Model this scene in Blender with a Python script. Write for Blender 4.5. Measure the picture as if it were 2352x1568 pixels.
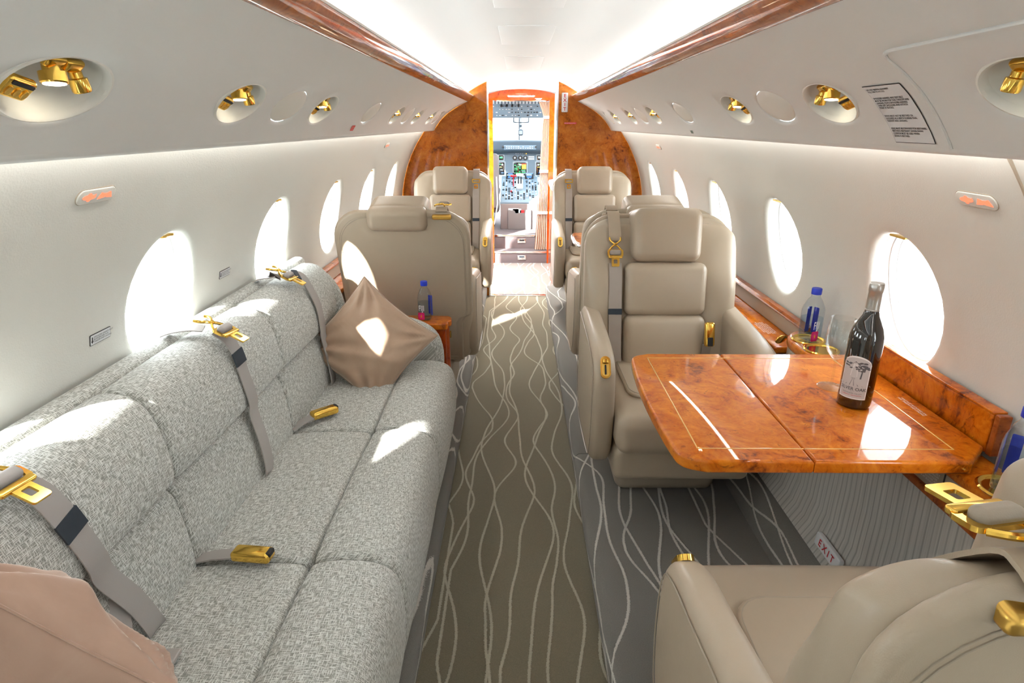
import bpy, bmesh, math, random
import numpy as np
from mathutils import Vector, Matrix

for _o in list(bpy.data.objects):
    bpy.data.objects.remove(_o, do_unlink=True)
SC = bpy.context.scene
COL = SC.collection
random.seed(7)
PI = math.pi

# ------------------------------------------------------------------ camera
cam_d = bpy.data.cameras.new('camera')
cam_d.sensor_width = 36.0
cam_d.lens = 1400.0 / 2352.0 * 36.0
cam_d.clip_start = 0.02
cam_d.clip_end = 2000
cam = bpy.data.objects.new('camera', cam_d)
COL.objects.link(cam)
PITCH = math.atan((784 - 285) / 1400.0)
cam.location = (-0.035, 0.0, 1.44)
cam.rotation_euler = (PI / 2 - PITCH, 0, math.atan(14 / 1400.0 * math.cos(PITCH)))
SC.camera = cam

# ------------------------------------------------------------------ world, sun, lamps
SC.view_settings.view_transform = 'Standard'
SC.view_settings.look = 'None'
SC.view_settings.gamma = 1.0
SC.view_settings.use_curve_mapping = False
SC.view_settings.exposure = 0.98
SC.cycles.max_bounces = 7
SC.cycles.diffuse_bounces = 4
SC.cycles.glossy_bounces = 4
SC.cycles.transmission_bounces = 4
SC.cycles.transparent_max_bounces = 10
SC.cycles.caustics_reflective = False
SC.cycles.caustics_refractive = False
SC.cycles.adaptive_threshold = 0.15
SC.cycles.adaptive_min_samples = 16
SC.cycles.use_light_tree = False
SC.cycles.sample_clamp_indirect = 6.0
world = bpy.data.worlds.new('bright_hazy_sky')
SC.world = world
world.use_nodes = True
wn = world.node_tree.nodes
wn['Background'].inputs['Color'].default_value = (0.90, 0.96, 1.0, 1)
wn['Background'].inputs['Strength'].default_value = 5.5
sun_d = bpy.data.lights.new('sun', 'SUN')
sun_d.energy = 19.0
sun_d.angle = math.radians(1.3)
sun_d.color = (1.0, 0.96, 0.9)
sun = bpy.data.objects.new('sun', sun_d)
COL.objects.link(sun)
sun.rotation_euler = Vector((0.61, 1.0, -0.67)).to_track_quat('-Z', 'Y').to_euler()
sun.location = (-6, -10, 8)

def area(name, loc, direction, sx, sy, power, color, spread=PI):
    d = bpy.data.lights.new(name, 'AREA')
    d.shape = 'RECTANGLE'; d.size = sx; d.size_y = sy
    d.energy = power; d.color = color; d.spread = spread
    o = bpy.data.objects.new(name, d); COL.objects.link(o)
    o.location = loc
    z = -Vector(direction).normalized(); y = Vector((0, 1, 0)); x = y.cross(z).normalized(); y = z.cross(x)
    o.rotation_euler = Matrix((x, y, z)).transposed().to_euler()
    return o
Y_REAR, Y_FWD = -1.9, 5.24
for s in (-1, 1):
    # fluorescent tubes hidden in the cove behind the wood trim, washing the ceiling
    area('cove_lamp', (s * 0.468, (Y_REAR + Y_FWD) / 2, 1.632), (-s * 0.75, 0, 0.6), 0.03, Y_FWD - Y_REAR - 0.1, 15.0, (0.92, 0.975, 1.0))
    # wash strips under the service panels
    area('wash_lamp', (s * 0.765, (Y_REAR + Y_FWD) / 2, 1.394), (s * 0.15, 0, -1), 0.02, Y_FWD - Y_REAR - 0.1, 3.4, (1.0, 0.96, 0.90))

# down lamp in the dome light of the entry vestibule
area('vestibule_lamp', (0.0, 5.85, 1.735), (0, 0, -1), 0.30, 0.30, 36.0, (1.0, 0.97, 0.93))

# ------------------------------------------------------------------ geometry helpers (geo = (verts, faces))
def A(v): return [tuple(float(c) for c in p) for p in v]
def join(*gs):
    V, F = [], []
    for v, f in gs:
        n = len(V); V += list(v); F += [tuple(i + n for i in q) for q in f]
    return V, F
def xf(g, fn): return [fn(*p) for p in g[0]], g[1]
def mv(g, x=0, y=0, z=0): return [(p[0] + x, p[1] + y, p[2] + z) for p in g[0]], g[1]
def sc(g, x=1, y=1, z=1): 
    f = g[1] if x * y * z > 0 else [tuple(reversed(q)) for q in g[1]]
    return [(p[0] * x, p[1] * y, p[2] * z) for p in g[0]], f
def mat4(g, m): return [tuple(m @ Vector(p)) for p in g[0]], g[1]
def rot(g, axis, a): return mat4(g, Matrix.Rotation(a, 4, axis))
def frame(o, x, z):
    """matrix whose columns are x, y, z (z = normal) at o"""
    z = Vector(z).normalized(); x = Vector(x); x = (x - z * x.dot(z)).normalized(); y = z.cross(x)
    m = Matrix((x, y, z)).transposed().to_4x4(); m.translation = Vector(o); return m

def rbox(sx, sy, sz, r, n=4, m=4, puff=(0, 0, 0)):
    h = (sx / 2, sy / 2, sz / 2); r = min(r, min(h) * 0.999)
    def axis(hh):
        a = [hh - r + r * math.tan(k / n * PI / 4) for k in range(n, 0, -1)]
        mid = list(np.linspace(hh - r, -(hh - r), m + 1)) if hh - r > 1e-4 else [0.0]
        return a + mid + [-q for q in reversed(a)]
    ax = [axis(q) for q in h]
    V, F, D = [], [], {}
    def add(p):
        inn = [max(-(h[i] - r), min(h[i] - r, p[i])) for i in range(3)]
        d = [p[i] - inn[i] for i in range(3)]; L = math.sqrt(sum(q * q for q in d)) or 1
        q = [inn[i] + r * d[i] / L for i in range(3)]
        w = [1 - (q[i] / h[i]) ** 2 for i in range(3)]
        o = [q[i] * (1 + puff[i] / h[i] * w[(i + 1) % 3] * w[(i + 2) % 3]) for i in range(3)]
        key = tuple(round(c, 6) for c in q)
        if key not in D: D[key] = len(V); V.append(tuple(o))
        return D[key]
    for i in range(3):
        j, k = (i + 1) % 3, (i + 2) % 3
        for s in (1, -1):
            for a0, a1 in zip(ax[j][:-1], ax[j][1:]):
                for b0, b1 in zip(ax[k][:-1], ax[k][1:]):
                    q = []
                    for a, b in ((a0, b0), (a1, b0), (a1, b1), (a0, b1)):
                        p = [0, 0, 0]; p[i] = s * h[i]; p[j] = a; p[k] = b; q.append(add(p))
                    q = list(dict.fromkeys(q))
                    if len(q) > 2: F.append(tuple(q if s > 0 else reversed(q)))
    return V, F

def loft(rings, closed=True, caps=True, loop=False):
    V = [p for r in rings for p in r]; n = len(rings[0]); F = []
    R = len(rings)
    for i in range(R if loop else R - 1):
        a, b = i * n, ((i + 1) % R) * n
        for j in range(n if closed else n - 1):
            k = (j + 1) % n
            F.append((a + j, a + k, b + k, b + j))
    if caps and closed and not loop:
        F.append(tuple(reversed(range(n)))); F.append(tuple((R - 1) * n + j for j in range(n)))
    return V, F

def lathe(prof, n=32):
    rings = [[(r * math.cos(2 * PI * j / n), r * math.sin(2 * PI * j / n), z) for j in range(n)] for r, z in prof]
    return loft(rings)

def inset(pts, d):
    """move a closed 2-D outline inwards by d (outline counter-clockwise)"""
    n = len(pts); out = []
    for i in range(n):
        p0, p1, p2 = pts[i - 1], pts[i], pts[(i + 1) % n]
        e1 = (p1[0] - p0[0], p1[1] - p0[1]); e2 = (p2[0] - p1[0], p2[1] - p1[1])
        l1 = math.hypot(*e1) or 1e-9; l2 = math.hypot(*e2) or 1e-9
        n1 = (-e1[1] / l1, e1[0] / l1); n2 = (-e2[1] / l2, e2[0] / l2)
        b = (n1[0] + n2[0], n1[1] + n2[1]); bl = b[0] ** 2 + b[1] ** 2
        k = 2 * d / max(bl, 0.8)
        out.append((p1[0] + b[0] * k, p1[1] + b[1] * k))
    return out
def ccw(pts):
    a = sum(p[0] * q[1] - q[0] * p[1] for p, q in zip(pts, pts[1:] + pts[:1]))
    return list(pts) if a > 0 else list(reversed(pts))
def smooth2(pts, it=2, closed=True):
    """Chaikin corner cutting"""
    for _ in range(it):
        q = []
        n = len(pts)
        rng = range(n if closed else n - 1)
        if not closed: q.append(pts[0])
        for i in rng:
            a, b = pts[i], pts[(i + 1) % n]
            q.append(tuple(.75 * x + .25 * y for x, y in zip(a, b))); q.append(tuple(.25 * x + .75 * y for x, y in zip(a, b)))
        if not closed: q.append(pts[-1])
        pts = q
    return pts
def slab(outline, t, r=0.0, n=4, puff=0.0, m=1, axis='z'):
    """extrude a 2-D outline by t (centred), edges rounded by r, sides swelling by puff"""
    o = ccw(outline); rings = []; lev = []
    if r > 0:
        for k in range(n + 1):
            a = k / n * PI / 2; lev.append((-t / 2 + r * (1 - math.cos(a)), r * (1 - math.sin(a))))
    else: lev.append((-t / 2, 0))
    for k in range(1, m): lev.append((-t / 2 + r + (t - 2 * r) * k / m, 0))
    lev += [(-z, d) for z, d in reversed(lev if m == 1 else lev[:len(lev) - (m - 1)])]
    for z, d in lev:
        q = inset(o, d - puff * (1 - (2 * z / t) ** 2)); rings.append([(x, y, z) for x, y in q])
    g = loft(rings)
    if axis == 'y':   # outline given in (x, z), thickness along y
        g = [(x, -z, y) for x, y, z in g[0]], g[1]
    elif axis == 'x': # outline in (y, z), thickness along x
        g = [(z, x, y) for x, y, z in g[0]], g[1]
    return g

def tube(path, r, n=8, closed=False, caps=True):
    P = [Vector(p) for p in path]; R = r if isinstance(r, (list, tuple)) else [r] * len(P); rings = []
    t0 = None; u = None
    for i, p in enumerate(P):
        a = P[i - 1] if (i > 0 or closed) else p; b = P[(i + 1) % len(P)] if (i < len(P) - 1 or closed) else p
        t = (b - a).normalized()
        if u is None:
            u = t.orthogonal().normalized()
        else:
            u = (u - t * u.dot(t)).normalized()
        w = t.cross(u)
        rings.append([tuple(p + (u * math.cos(2 * PI * j / n) + w * math.sin(2 * PI * j / n)) * R[i]) for j in range(n)])
    return loft(rings, caps=caps and not closed, loop=closed)

def ribbon(path, wd, w, t):
    """flat band along a path; wd = width direction (one vector or one per point)"""
    P = [Vector(p) for p in path]; rings = []
    for i, p in enumerate(P):
        d = Vector(wd[i] if isinstance(wd, list) else wd).normalized()
        tg = (P[min(i + 1, len(P) - 1)] - P[max(i - 1, 0)]).normalized()
        nn = tg.cross(d).normalized(); d = nn.cross(tg).normalized()
        rings.append([tuple(p + d * a * w / 2 + nn * b * t / 2) for a, b in ((-1, -1), (1, -1), (1, 1), (-1, 1))])
    return loft(rings)
def spline(pts, n=8):
    P = [Vector(p) for p in pts]; out = []
    for i in range(len(P) - 1):
        p0, p1, p2, p3 = P[max(i - 1, 0)], P[i], P[i + 1], P[min(i + 2, len(P) - 1)]
        for k in range(n):
            t = k / n
            out.append(tuple(.5 * ((2 * p1) + (p2 - p0) * t + (2 * p0 - 5 * p1 + 4 * p2 - p3) * t * t + (3 * p1 - p0 - 3 * p2 + p3) * t ** 3)))
    out.append(tuple(P[-1])); return out
def ellipse(a, b, n=32): return [(a * math.cos(2 * PI * k / n), b * math.sin(2 * PI * k / n)) for k in range(n)]
def rrect(w, h, r, n=5):
    out = []
    for cx, cy, a0 in ((w / 2 - r, h / 2 - r, 0), (-w / 2 + r, h / 2 - r, PI / 2), (-w / 2 + r, -h / 2 + r, PI), (w / 2 - r, -h / 2 + r, 1.5 * PI)):
        for k in range(n + 1):
            a = a0 + k / n * PI / 2; out.append((cx + r * math.cos(a), cy + r * math.sin(a)))
    return out
def ring(outer, inner, t):
    """flat frame between two outlines of equal count"""
    o, i = outer, inner
    return loft([[(x, y, -t / 2) for x, y in o], [(x, y, t / 2) for x, y in o], [(x, y, t / 2) for x, y in i], [(x, y, -t / 2) for x, y in i]], loop=True)

# ------------------------------------------------------------------ object helpers
def obj(name, g, m, parent=None, ang=40):
    me = bpy.data.meshes.new(name)
    me.from_pydata(A(g[0]), [], g[1]); me.validate(); me.update()
    bm = bmesh.new(); bm.from_mesh(me); bmesh.ops.recalc_face_normals(bm, faces=bm.faces[:]); bm.to_mesh(me); bm.free()
    for p in me.polygons: p.use_smooth = True
    me.set_sharp_from_angle(angle=math.radians(ang))
    me.materials.append(m)
    o = bpy.data.objects.new(name, me); COL.objects.link(o)
    if parent: o.parent = parent
    return o
def tag(o, label, cat, group=None):
    o['label'] = label; o['category'] = cat
    if group: o['group'] = group
    return o
def thing(name, label, cat, loc=(0, 0, 0), rz=0, group=None):
    o = bpy.data.objects.new(name, None); COL.objects.link(o); o.empty_display_size = .05
    o.location = loc; o.rotation_euler = (0, 0, rz)
    return tag(o, label, cat, group)
def struct(name, g, m, parent=None, ang=40):
    o = obj(name, g, m, parent, ang)
    if not parent: o['kind'] = 'structure'
    return o
def text_geo(body, size, align='CENTER', bold=0.0, space=1.0, ex=0.0):
    c = bpy.data.curves.new('lettering', 'FONT'); c.body = body; c.size = size; c.align_x = align; c.align_y = 'CENTER'
    c.offset = bold; c.space_character = space; c.extrude = ex; c.resolution_u = 2
    o = bpy.data.objects.new('lettering', c); COL.objects.link(o)
    dg = bpy.context.evaluated_depsgraph_get(); me = bpy.data.meshes.new_from_object(o.evaluated_get(dg))
    g = [tuple(v.co) for v in me.vertices], [tuple(p.vertices) for p in me.polygons]
    bpy.data.objects.remove(o, do_unlink=True); bpy.data.curves.remove(c); bpy.data.meshes.remove(me)
    return g
# ------------------------------------------------------------------ materials
class NT:
    def __init__(s, name):
        s.m = bpy.data.materials.new(name); s.m.use_nodes = True; s.t = s.m.node_tree
        s.b = s.t.nodes['Principled BSDF']; s.out = s.t.nodes['Material Output']
    def n(s, typ, **kw):
        q = s.t.nodes.new('ShaderNode' + typ)
        for k, v in kw.items():
            if k in q.inputs and not hasattr(q, k): s.set(q.inputs[k], v)
            elif hasattr(q, k) and k not in ('inputs',): setattr(q, k, v)
            else: s.set(q.inputs[k], v)
        return q
    def set(s, sock, v):
        if isinstance(v, bpy.types.NodeSocket): s.t.links.new(v, sock)
        elif isinstance(v, bpy.types.Node): s.t.links.new(v.outputs[0], sock)
        else: sock.default_value = v
    def math(s, op, a, b=None, c=None, clamp=False):
        q = s.t.nodes.new('ShaderNodeMath'); q.operation = op; q.use_clamp = clamp
        for i, v in enumerate((a, b, c)):
            if v is not None: s.set(q.inputs[i], v)
        return q.outputs[0]
    def coord(s, kind='Object'): return s.n('TexCoord').outputs[kind]
    def mapping(s, vec, scale=(1, 1, 1), loc=(0, 0, 0), rot=(0, 0, 0)):
        q = s.t.nodes.new('ShaderNodeMapping'); s.set(q.inputs['Vector'], vec); q.inputs['Scale'].default_value = scale
        q.inputs['Location'].default_value = loc; q.inputs['Rotation'].default_value = rot; return q.outputs[0]
    def noise(s, vec, scale, detail=3, rough=.5, dist=0.0, dim='3D'):
        q = s.t.nodes.new('ShaderNodeTexNoise'); q.noise_dimensions = dim
        if vec is not None: s.set(q.inputs['Vector'], vec)
        q.inputs['Scale'].default_value = scale; q.inputs['Detail'].default_value = detail; q.inputs['Roughness'].default_value = rough
        q.inputs['Distortion'].default_value = dist; return q.outputs[0]
    def ramp(s, fac, stops):
        q = s.t.nodes.new('ShaderNodeValToRGB'); s.set(q.inputs[0], fac); e = q.color_ramp.elements
        while len(e) < len(stops): e.new(.5)
        for el, (p, c) in zip(e, stops): el.position = p; el.color = (*c, 1) if len(c) == 3 else c
        return q.outputs[0]
    def mix(s, fac, a, b, blend='MIX'):
        q = s.t.nodes.new('ShaderNodeMix'); q.data_type = 'RGBA'; q.blend_type = blend
        s.set(q.inputs[0], fac)
        for i, v in ((6, a), (7, b)): s.set(q.inputs[i], (*v, 1) if isinstance(v, tuple) and len(v) == 3 else v)
        return q.outputs[2]
    def bump(s, h, strength=.2, dist=.001):
        q = s.t.nodes.new('ShaderNodeBump'); s.set(q.inputs['Height'], h); q.inputs['Strength'].default_value = strength
        q.inputs['Distance'].default_value = dist; s.t.links.new(q.outputs[0], s.b.inputs['Normal']); return q
    def p(s, **kw):
        for k, v in kw.items():
            k = k.replace('_', ' ')
            if isinstance(v, tuple) and len(v) == 3: v = (*v, 1)
            s.set(s.b.inputs[k], v)
        return s.m
def plain(name, col, rough=.5, metal=0.0, coat=0.0, spec=.5, bump=None, vary=0.0):
    t = NT(name)
    c = (*col, 1)
    if vary:
        n = t.noise(t.coord(), 6, 3)
        c = t.mix(n, tuple(q * (1 - vary) for q in col), tuple(min(1, q * (1 + vary)) for q in col))
    t.p(Base_Color=c, Roughness=rough, Metallic=metal, Coat_Weight=coat, Specular_IOR_Level=spec)
    if bump: t.bump(t.noise(t.coord(), bump[0], 4), bump[1], bump[2])
    return t.m

def m_leather(name, a, rough=.42):
    t = NT(name); co = t.coord()
    v = t.n('TexVoronoi', feature='DISTANCE_TO_EDGE'); t.set(v.inputs['Vector'], co); v.inputs['Scale'].default_value = 420
    n = t.noise(co, 7, 4, .6); nf = t.noise(co, 90, 3)
    col = t.mix(n, tuple(q * .93 for q in a), tuple(min(1, q * 1.06) for q in a))
    h = t.math('ADD', t.math('MULTIPLY', v.outputs[0], .6), t.math('MULTIPLY', nf, .35))
    t.bump(h, .18, .0012)
    return t.p(Base_Color=col, Roughness=t.math('ADD', rough - .05, t.math('MULTIPLY', nf, .1)), Coat_Weight=.12, Coat_Roughness=.3)
def m_burl(name, dark, mid, light, scale=1.0, rough=.22):
    t = NT(name); co = t.coord()
    w = t.noise(co, 5 * scale, 3, .5)
    wv = t.n('VectorMath', operation='MULTIPLY_ADD'); t.set(wv.inputs[0], t.n('TexNoise', Scale=4 * scale, Detail=2.0).outputs['Color']); wv.inputs[1].default_value = (.12, .12, .12); t.set(wv.inputs[2], co)
    t.set(wv.inputs[0].links[0].from_node.inputs['Vector'], co)
    n1 = t.noise(wv.outputs[0], 8 * scale, 9, .66, 1.2)
    n2 = t.noise(wv.outputs[0], 42 * scale, 5, .65, 1.0)
    f = t.math('ADD', t.math('MULTIPLY', n1, .72), t.math('MULTIPLY', n2, .38))
    col = t.ramp(f, [(.40, dark), (.50, mid), (.60, tuple((a + b) / 2 for a, b in zip(mid, light))), (.70, light)])
    n3 = t.noise(wv.outputs[0], 26 * scale, 6, .7, 2.2)
    fleck = t.math('MULTIPLY', t.math('SUBTRACT', 1.0, t.math('DIVIDE', t.math('SUBTRACT', n3, .30), .12, clamp=True)), .75)
    col = t.mix(fleck, col, tuple(q * .55 for q in dark))
    return t.p(Base_Color=col, Roughness=rough + .1, Coat_Weight=1.0, Coat_Roughness=.03, Coat_IOR=1.42, Specular_IOR_Level=.05)
def m_sofa(name):
    t = NT(name); co = t.n('SeparateXYZ'); t.set(co.inputs[0], t.coord())
    x, y, z = co.outputs
    s = t.math('SUBTRACT', z, x)
    def streak(a, b, sa, sb):
        c = t.n('CombineXYZ'); t.set(c.inputs[0], t.math('MULTIPLY', a, sa)); t.set(c.inputs[1], t.math('MULTIPLY', b, sb))
        return t.noise(c.outputs[0], 1.0, 2, .5, dim='2D')
    n1 = streak(y, s, 60, 520); n2 = streak(y, s, 520, 60)
    f = t.math('MAXIMUM', n1, n2)
    big = t.noise(t.coord(), 5, 2)
    col = t.ramp(f, [(.46, (.29, .29, .26)), (.535, (.41, .41, .375)), (.59, (.68, .685, .65)), (.72, (.79, .795, .765))])
    col = t.mix(.55, col, t.mix(big, (.50, .50, .45), (.62, .615, .57)), 'MIX') if False else col
    t.bump(f, .5, .002)
    return t.p(Base_Color=col, Roughness=.85, Specular_IOR_Level=.2, Sheen_Weight=.25, Sheen_Roughness=.5)
def m_carpet(name, base, line, xoff=0.0):
    t = NT(name); co = t.n('SeparateXYZ'); t.set(co.inputs[0], t.coord()); x, y, z = co.outputs
    x = t.math('ADD', x, t.math('MULTIPLY', z, .8))
    tot = None
    fine = t.noise(t.coord(), 190, 2)
    for k, (P, am, fr) in enumerate(((.165, .070, 1.5), (.15, .060, 2.0), (.22, .115, 1.15))):
        xs = t.math('DIVIDE', t.math('ADD', x, .037 * k + .4 + xoff), P)
        idx = t.math('FLOOR', xs)
        c = t.n('CombineXYZ'); t.set(c.inputs[0], t.math('MULTIPLY', y, fr)); t.set(c.inputs[1], t.math('ADD', t.math('MULTIPLY', idx, 7.31), 3.7 * k))
        nn = t.noise(c.outputs[0], 1.0, .6, .4, dim='2D')
        lx = t.math('MULTIPLY', t.math('SUBTRACT', nn, .5), am / P * 4.2)
        d = t.math('ABSOLUTE', t.math('SUBTRACT', t.math('SUBTRACT', t.math('FRACT', xs), .5), t.math('MAXIMUM', t.math('MINIMUM', lx, .46), -.46)))
        d = t.math('MULTIPLY', d, P)
        d = t.math('ADD', d, t.math('MULTIPLY', t.math('SUBTRACT', fine, .5), .008))
        m = t.math('SUBTRACT', 1.0, t.math('DIVIDE', t.math('SUBTRACT', d, .0032), .0025, clamp=True))
        tot = m if tot is None else t.math('MAXIMUM', tot, m)
    pile = t.noise(t.coord(), 420, 3, .7)
    b = t.mix(pile, tuple(q * .55 for q in base), tuple(q * 1.4 for q in base))
    l = t.mix(fine, tuple(q * .8 for q in line), tuple(min(1, q * 1.2) for q in line))
    t.bump(t.math('ADD', t.math('MULTIPLY', pile, .5), tot), .7, .004)
    return t.p(Base_Color=t.mix(tot, b, l), Roughness=.95, Specular_IOR_Level=.1, Sheen_Weight=.2)
def m_velvet(name, a, b):
    t = NT(name); co = t.coord(); n = t.noise(co, 7, 4, .6, .8)
    t.bump(t.noise(co, 300, 2), .15, .001)
    return t.p(Base_Color=t.mix(n, a, b), Roughness=.6, Sheen_Weight=.9, Sheen_Roughness=.3, Sheen_Tint=(1, .9, .82), Specular_IOR_Level=.25)
def m_stripe(name):
    t = NT(name); co = t.n('SeparateXYZ'); t.set(co.inputs[0], t.coord()); y = co.outputs[1]
    c = t.n('CombineXYZ'); t.set(c.inputs[0], t.math('MULTIPLY', y, 130)); t.set(c.inputs[1], t.math('MULTIPLY', co.outputs[2], 3))
    n = t.noise(c.outputs[0], 1, 2, .6, dim='2D'); w = t.math('FRACT', t.math('MULTIPLY', y, 46))
    ln = t.math('MULTIPLY', t.math('LESS_THAN', w, .22), .5)
    col = t.mix(n, (.36, .345, .32), (.60, .58, .54)); col = t.mix(ln, col, (.20, .19, .175))
    t.bump(n, .3, .001)
    return t.p(Base_Color=col, Roughness=.85)
def m_glass_thin(name, tint, rough=0.0, ior=1.45, refl=1.0):
    t = NT(name); t.t.nodes.remove(t.b)
    tr = t.n('BsdfTransparent'); tr.inputs[0].default_value = (*tint, 1)
    gl = t.n('BsdfGlossy'); gl.inputs['Roughness'].default_value = rough
    lw = t.n('LayerWeight'); lw.inputs[0].default_value = .5; f0 = ((ior - 1) / (ior + 1)) ** 2
    fz = t.math('ADD', f0, t.math('MULTIPLY', t.math('POWER', lw.outputs['Facing'], 4.0), 1 - f0))
    mx = t.n('MixShader'); t.set(mx.inputs[0], t.math('MULTIPLY', fz, refl, clamp=True)); t.set(mx.inputs[1], tr.outputs[0]); t.set(mx.inputs[2], gl.outputs[0])
    t.t.links.new(mx.outputs[0], t.out.inputs[0]); return t.m
def m_emit(name, col, st):
    t = NT(name); return t.p(Base_Color=tuple(q * .3 for q in col), Emission_Color=col, Emission_Strength=st)

MAT = dict(
    wall=plain('cream_wall_vinyl', (.70, .70, .655), .7, bump=(260, .25, .002)),
    psu=plain('cream_service_panel', (.73, .74, .725), .45, bump=(300, .05, .001)),
    ceil=plain('white_ceiling_vinyl', (.74, .75, .73), .6),
    white=plain('white_plastic', (.82, .82, .81), .35),
    cream=plain('cream_plastic', (.76, .755, .70), .4),
    leather=m_leather('taupe_leather', (.46, .372, .275)),
    leather2=m_leather('taupe_panel_leather', (.40, .335, .26)),
    leather3=m_leather('taupe_backrest_leather', (.46, .378, .28), .36),
    burl=m_burl('glossy_burl_veneer', (.16, .024, .001), (.54, .118, .003), (.76, .24, .014)),
    burl2=m_burl('red_burl_veneer', (.17, .018, .001), (.38, .045, .002), (.48, .08, .006), 1.4),
    burl3=m_burl('dark_burl_veneer', (.12, .022, .003), (.30, .065, .009), (.44, .12, .022), 1.3),
    burl4=m_burl('bulkhead_burl_veneer', (.12, .022, .001), (.38, .095, .003), (.56, .19, .018), .8),
    inlay=plain('maple_inlay', (.80, .46, .12), .25, coat=1.0),
    gold=plain('polished_gold', (.95, .60, .12), .12, 1.0),
    goldd=plain('satin_gold', (.80, .50, .12), .3, 1.0),
    chrome=plain('polished_chrome', (.8, .8, .8), .15, 1.0),
    sofa=m_sofa('woven_grey_fabric'),
    carpet=m_carpet('aisle_carpet', (.20, .172, .115), (.44, .405, .31)),
    carpet2=m_carpet('platform_carpet', (.20, .188, .17), (.60, .57, .52), .21),
    carpet3=plain('cockpit_carpet', (.13, .11, .115), .95, bump=(300, .6, .003)),
    velvet=m_velvet('taupe_velvet', (.38, .25, .17), (.56, .41, .30)),
    velvet2=m_velvet('rose_taupe_velvet', (.36, .22, .16), (.50, .34, .26)),
    belt=plain('taupe_webbing', (.40, .345, .30), .6, bump=(500, .3, .0008)),
    belt2=plain('grey_webbing', (.42, .39, .37), .55, bump=(500, .3, .0008)),
    band=plain('dark_band', (.025, .035, .05), .6),
    black=plain('black_plastic', (.012, .012, .014), .4),
    kick=m_stripe('striped_sidewall_fabric'),
    pane=m_glass_thin('window_acrylic', (.94, .97, .98), refl=.6),
    drink=m_glass_thin('clear_glass', (.97, .985, .98), ior=1.5, refl=1.0),
    pet=m_glass_thin('clear_plastic', (.86, .90, .93), .03, 1.4, 1.3),
    water=m_glass_thin('water', (.84, .90, .95), 0, 1.3, .8),
    ink=plain('black_ink', (.02, .02, .022), .6),
    paper=plain('white_placard', (.72, .74, .76), .45),
    whiteink=plain('white_ink', (.85, .85, .85), .5),
    redink=plain('red_ink', (.55, .02, .03), .5),
    red=plain('red_plastic', (.62, .02, .03), .4),
    green=plain('green_placard', (.06, .10, .06), .5),
    blue=plain('blue_cap', (.01, .04, .55), .35),
    pglass=plain('dark_bottle_glass', (.006, .004, .004), .05, coat=1.0, spec=.8),
    foil=plain('silver_foil', (.55, .54, .52), .28, .85),
    label=plain('grey_wine_label', (.55, .54, .54), .5),
    cock=plain('blue_grey_cockpit_paint', (.17, .24, .30), .55),
    cockd=plain('dark_cockpit_paint', (.055, .085, .115), .6),
    cockl=plain('light_cockpit_plastic', (.45, .52, .56), .5),
    seatgrey=plain('grey_crew_seat', (.16, .15, .15), .6),
    panelbrown=plain('taupe_console_panel', (.20, .165, .16), .6),
    curtain=plain('beige_curtain_fabric', (.62, .46, .36), .8, bump=(250, .3, .001)),
    lining=plain('white_curtain_lining', (.85, .82, .78), .8),
    screen=plain('dark_screen_glass', (.008, .01, .012), .08, coat=1.0),
    tarmac=plain('pale_tarmac', (.42, .42, .41), .9),
)
for k, c, s in (('e_white', (1, .96, .88), 6), ('e_warm', (1, .88, .66), 14), ('e_red', (1, .16, .08), 1.0), ('e_green', (.1, .9, .25), 1.0), ('e_blue', (.06, .2, .9), 1.2),
                ('e_yellow', (.95, .75, .1), 1.0), ('e_screenred', (.9, .1, .05), 1.0), ('e_cyan', (.4, .75, .9), .9), ('e_amber', (1, .45, .05), 1.4)):
    MAT[k] = m_emit(k.replace('e_', 'glowing_'), c, s)
# ------------------------------------------------------------------ cabin shell
ZC, RAD = 0.763, 1.0127
def wp(s, y, a, w=0.0): return (s * (RAD + w) * math.cos(a if a > 0 else a * .35), y, ZC + (RAD + w) * math.sin(a))
def wang(z): return math.asin((z - ZC) / RAD)
WIN_Y = [1.572 + .775 * k for k in range(-4, 5)]
WA, WS, WZ = .155, .178, 1.0
A0, A1, AW = wang(.0), wang(1.45), wang(WZ)
RIM = [(0.16, 0), (.10, .0015), (.06, .005), (.03, .011), (.01, .02), (0, .032)]
def wall_geo(s):
    gs = []
    edges = [Y_REAR] + [(a + b) / 2 for a, b in zip(WIN_Y[:-1], WIN_Y[1:])] + [Y_FWD]
    for i, yc in enumerate(WIN_Y):
        y0, y1 = edges[i], edges[i + 1]; q = 16
        per = [(y0 + (y1 - y0) * k / q, A0) for k in range(q)] + [(y1, A0 + (A1 - A0) * k / q) for k in range(q)] + \
              [(y1 - (y1 - y0) * k / q, A1) for k in range(q)] + [(y0, A1 - (A1 - A0) * k / q) for k in range(q)]
        th = [math.atan2((a - AW) * RAD / WS, (y - yc) / WA) for y, a in per]
        rings = []
        for d, w in reversed(RIM):
            rings.append([wp(s, yc + WA * (1 + d) * math.cos(t), AW + WS * (1 + d) * math.sin(t) / RAD, w) for t in th])
        for k in (.12, .3, .5, .75, 1.0):
            rings.append([wp(s, (1 - k) * (yc + WA * 1.16 * math.cos(t)) + k * y, (1 - k) * (AW + WS * 1.16 * math.sin(t) / RAD) + k * a) for t, (y, a) in zip(th, per)])
        gs.append(loft(rings, caps=False))
    return join(*gs)
for s, side in ((-1, 'left'), (1, 'right')):
    struct('wall_' + side, wall_geo(s), MAT['wall'], ang=60)

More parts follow.
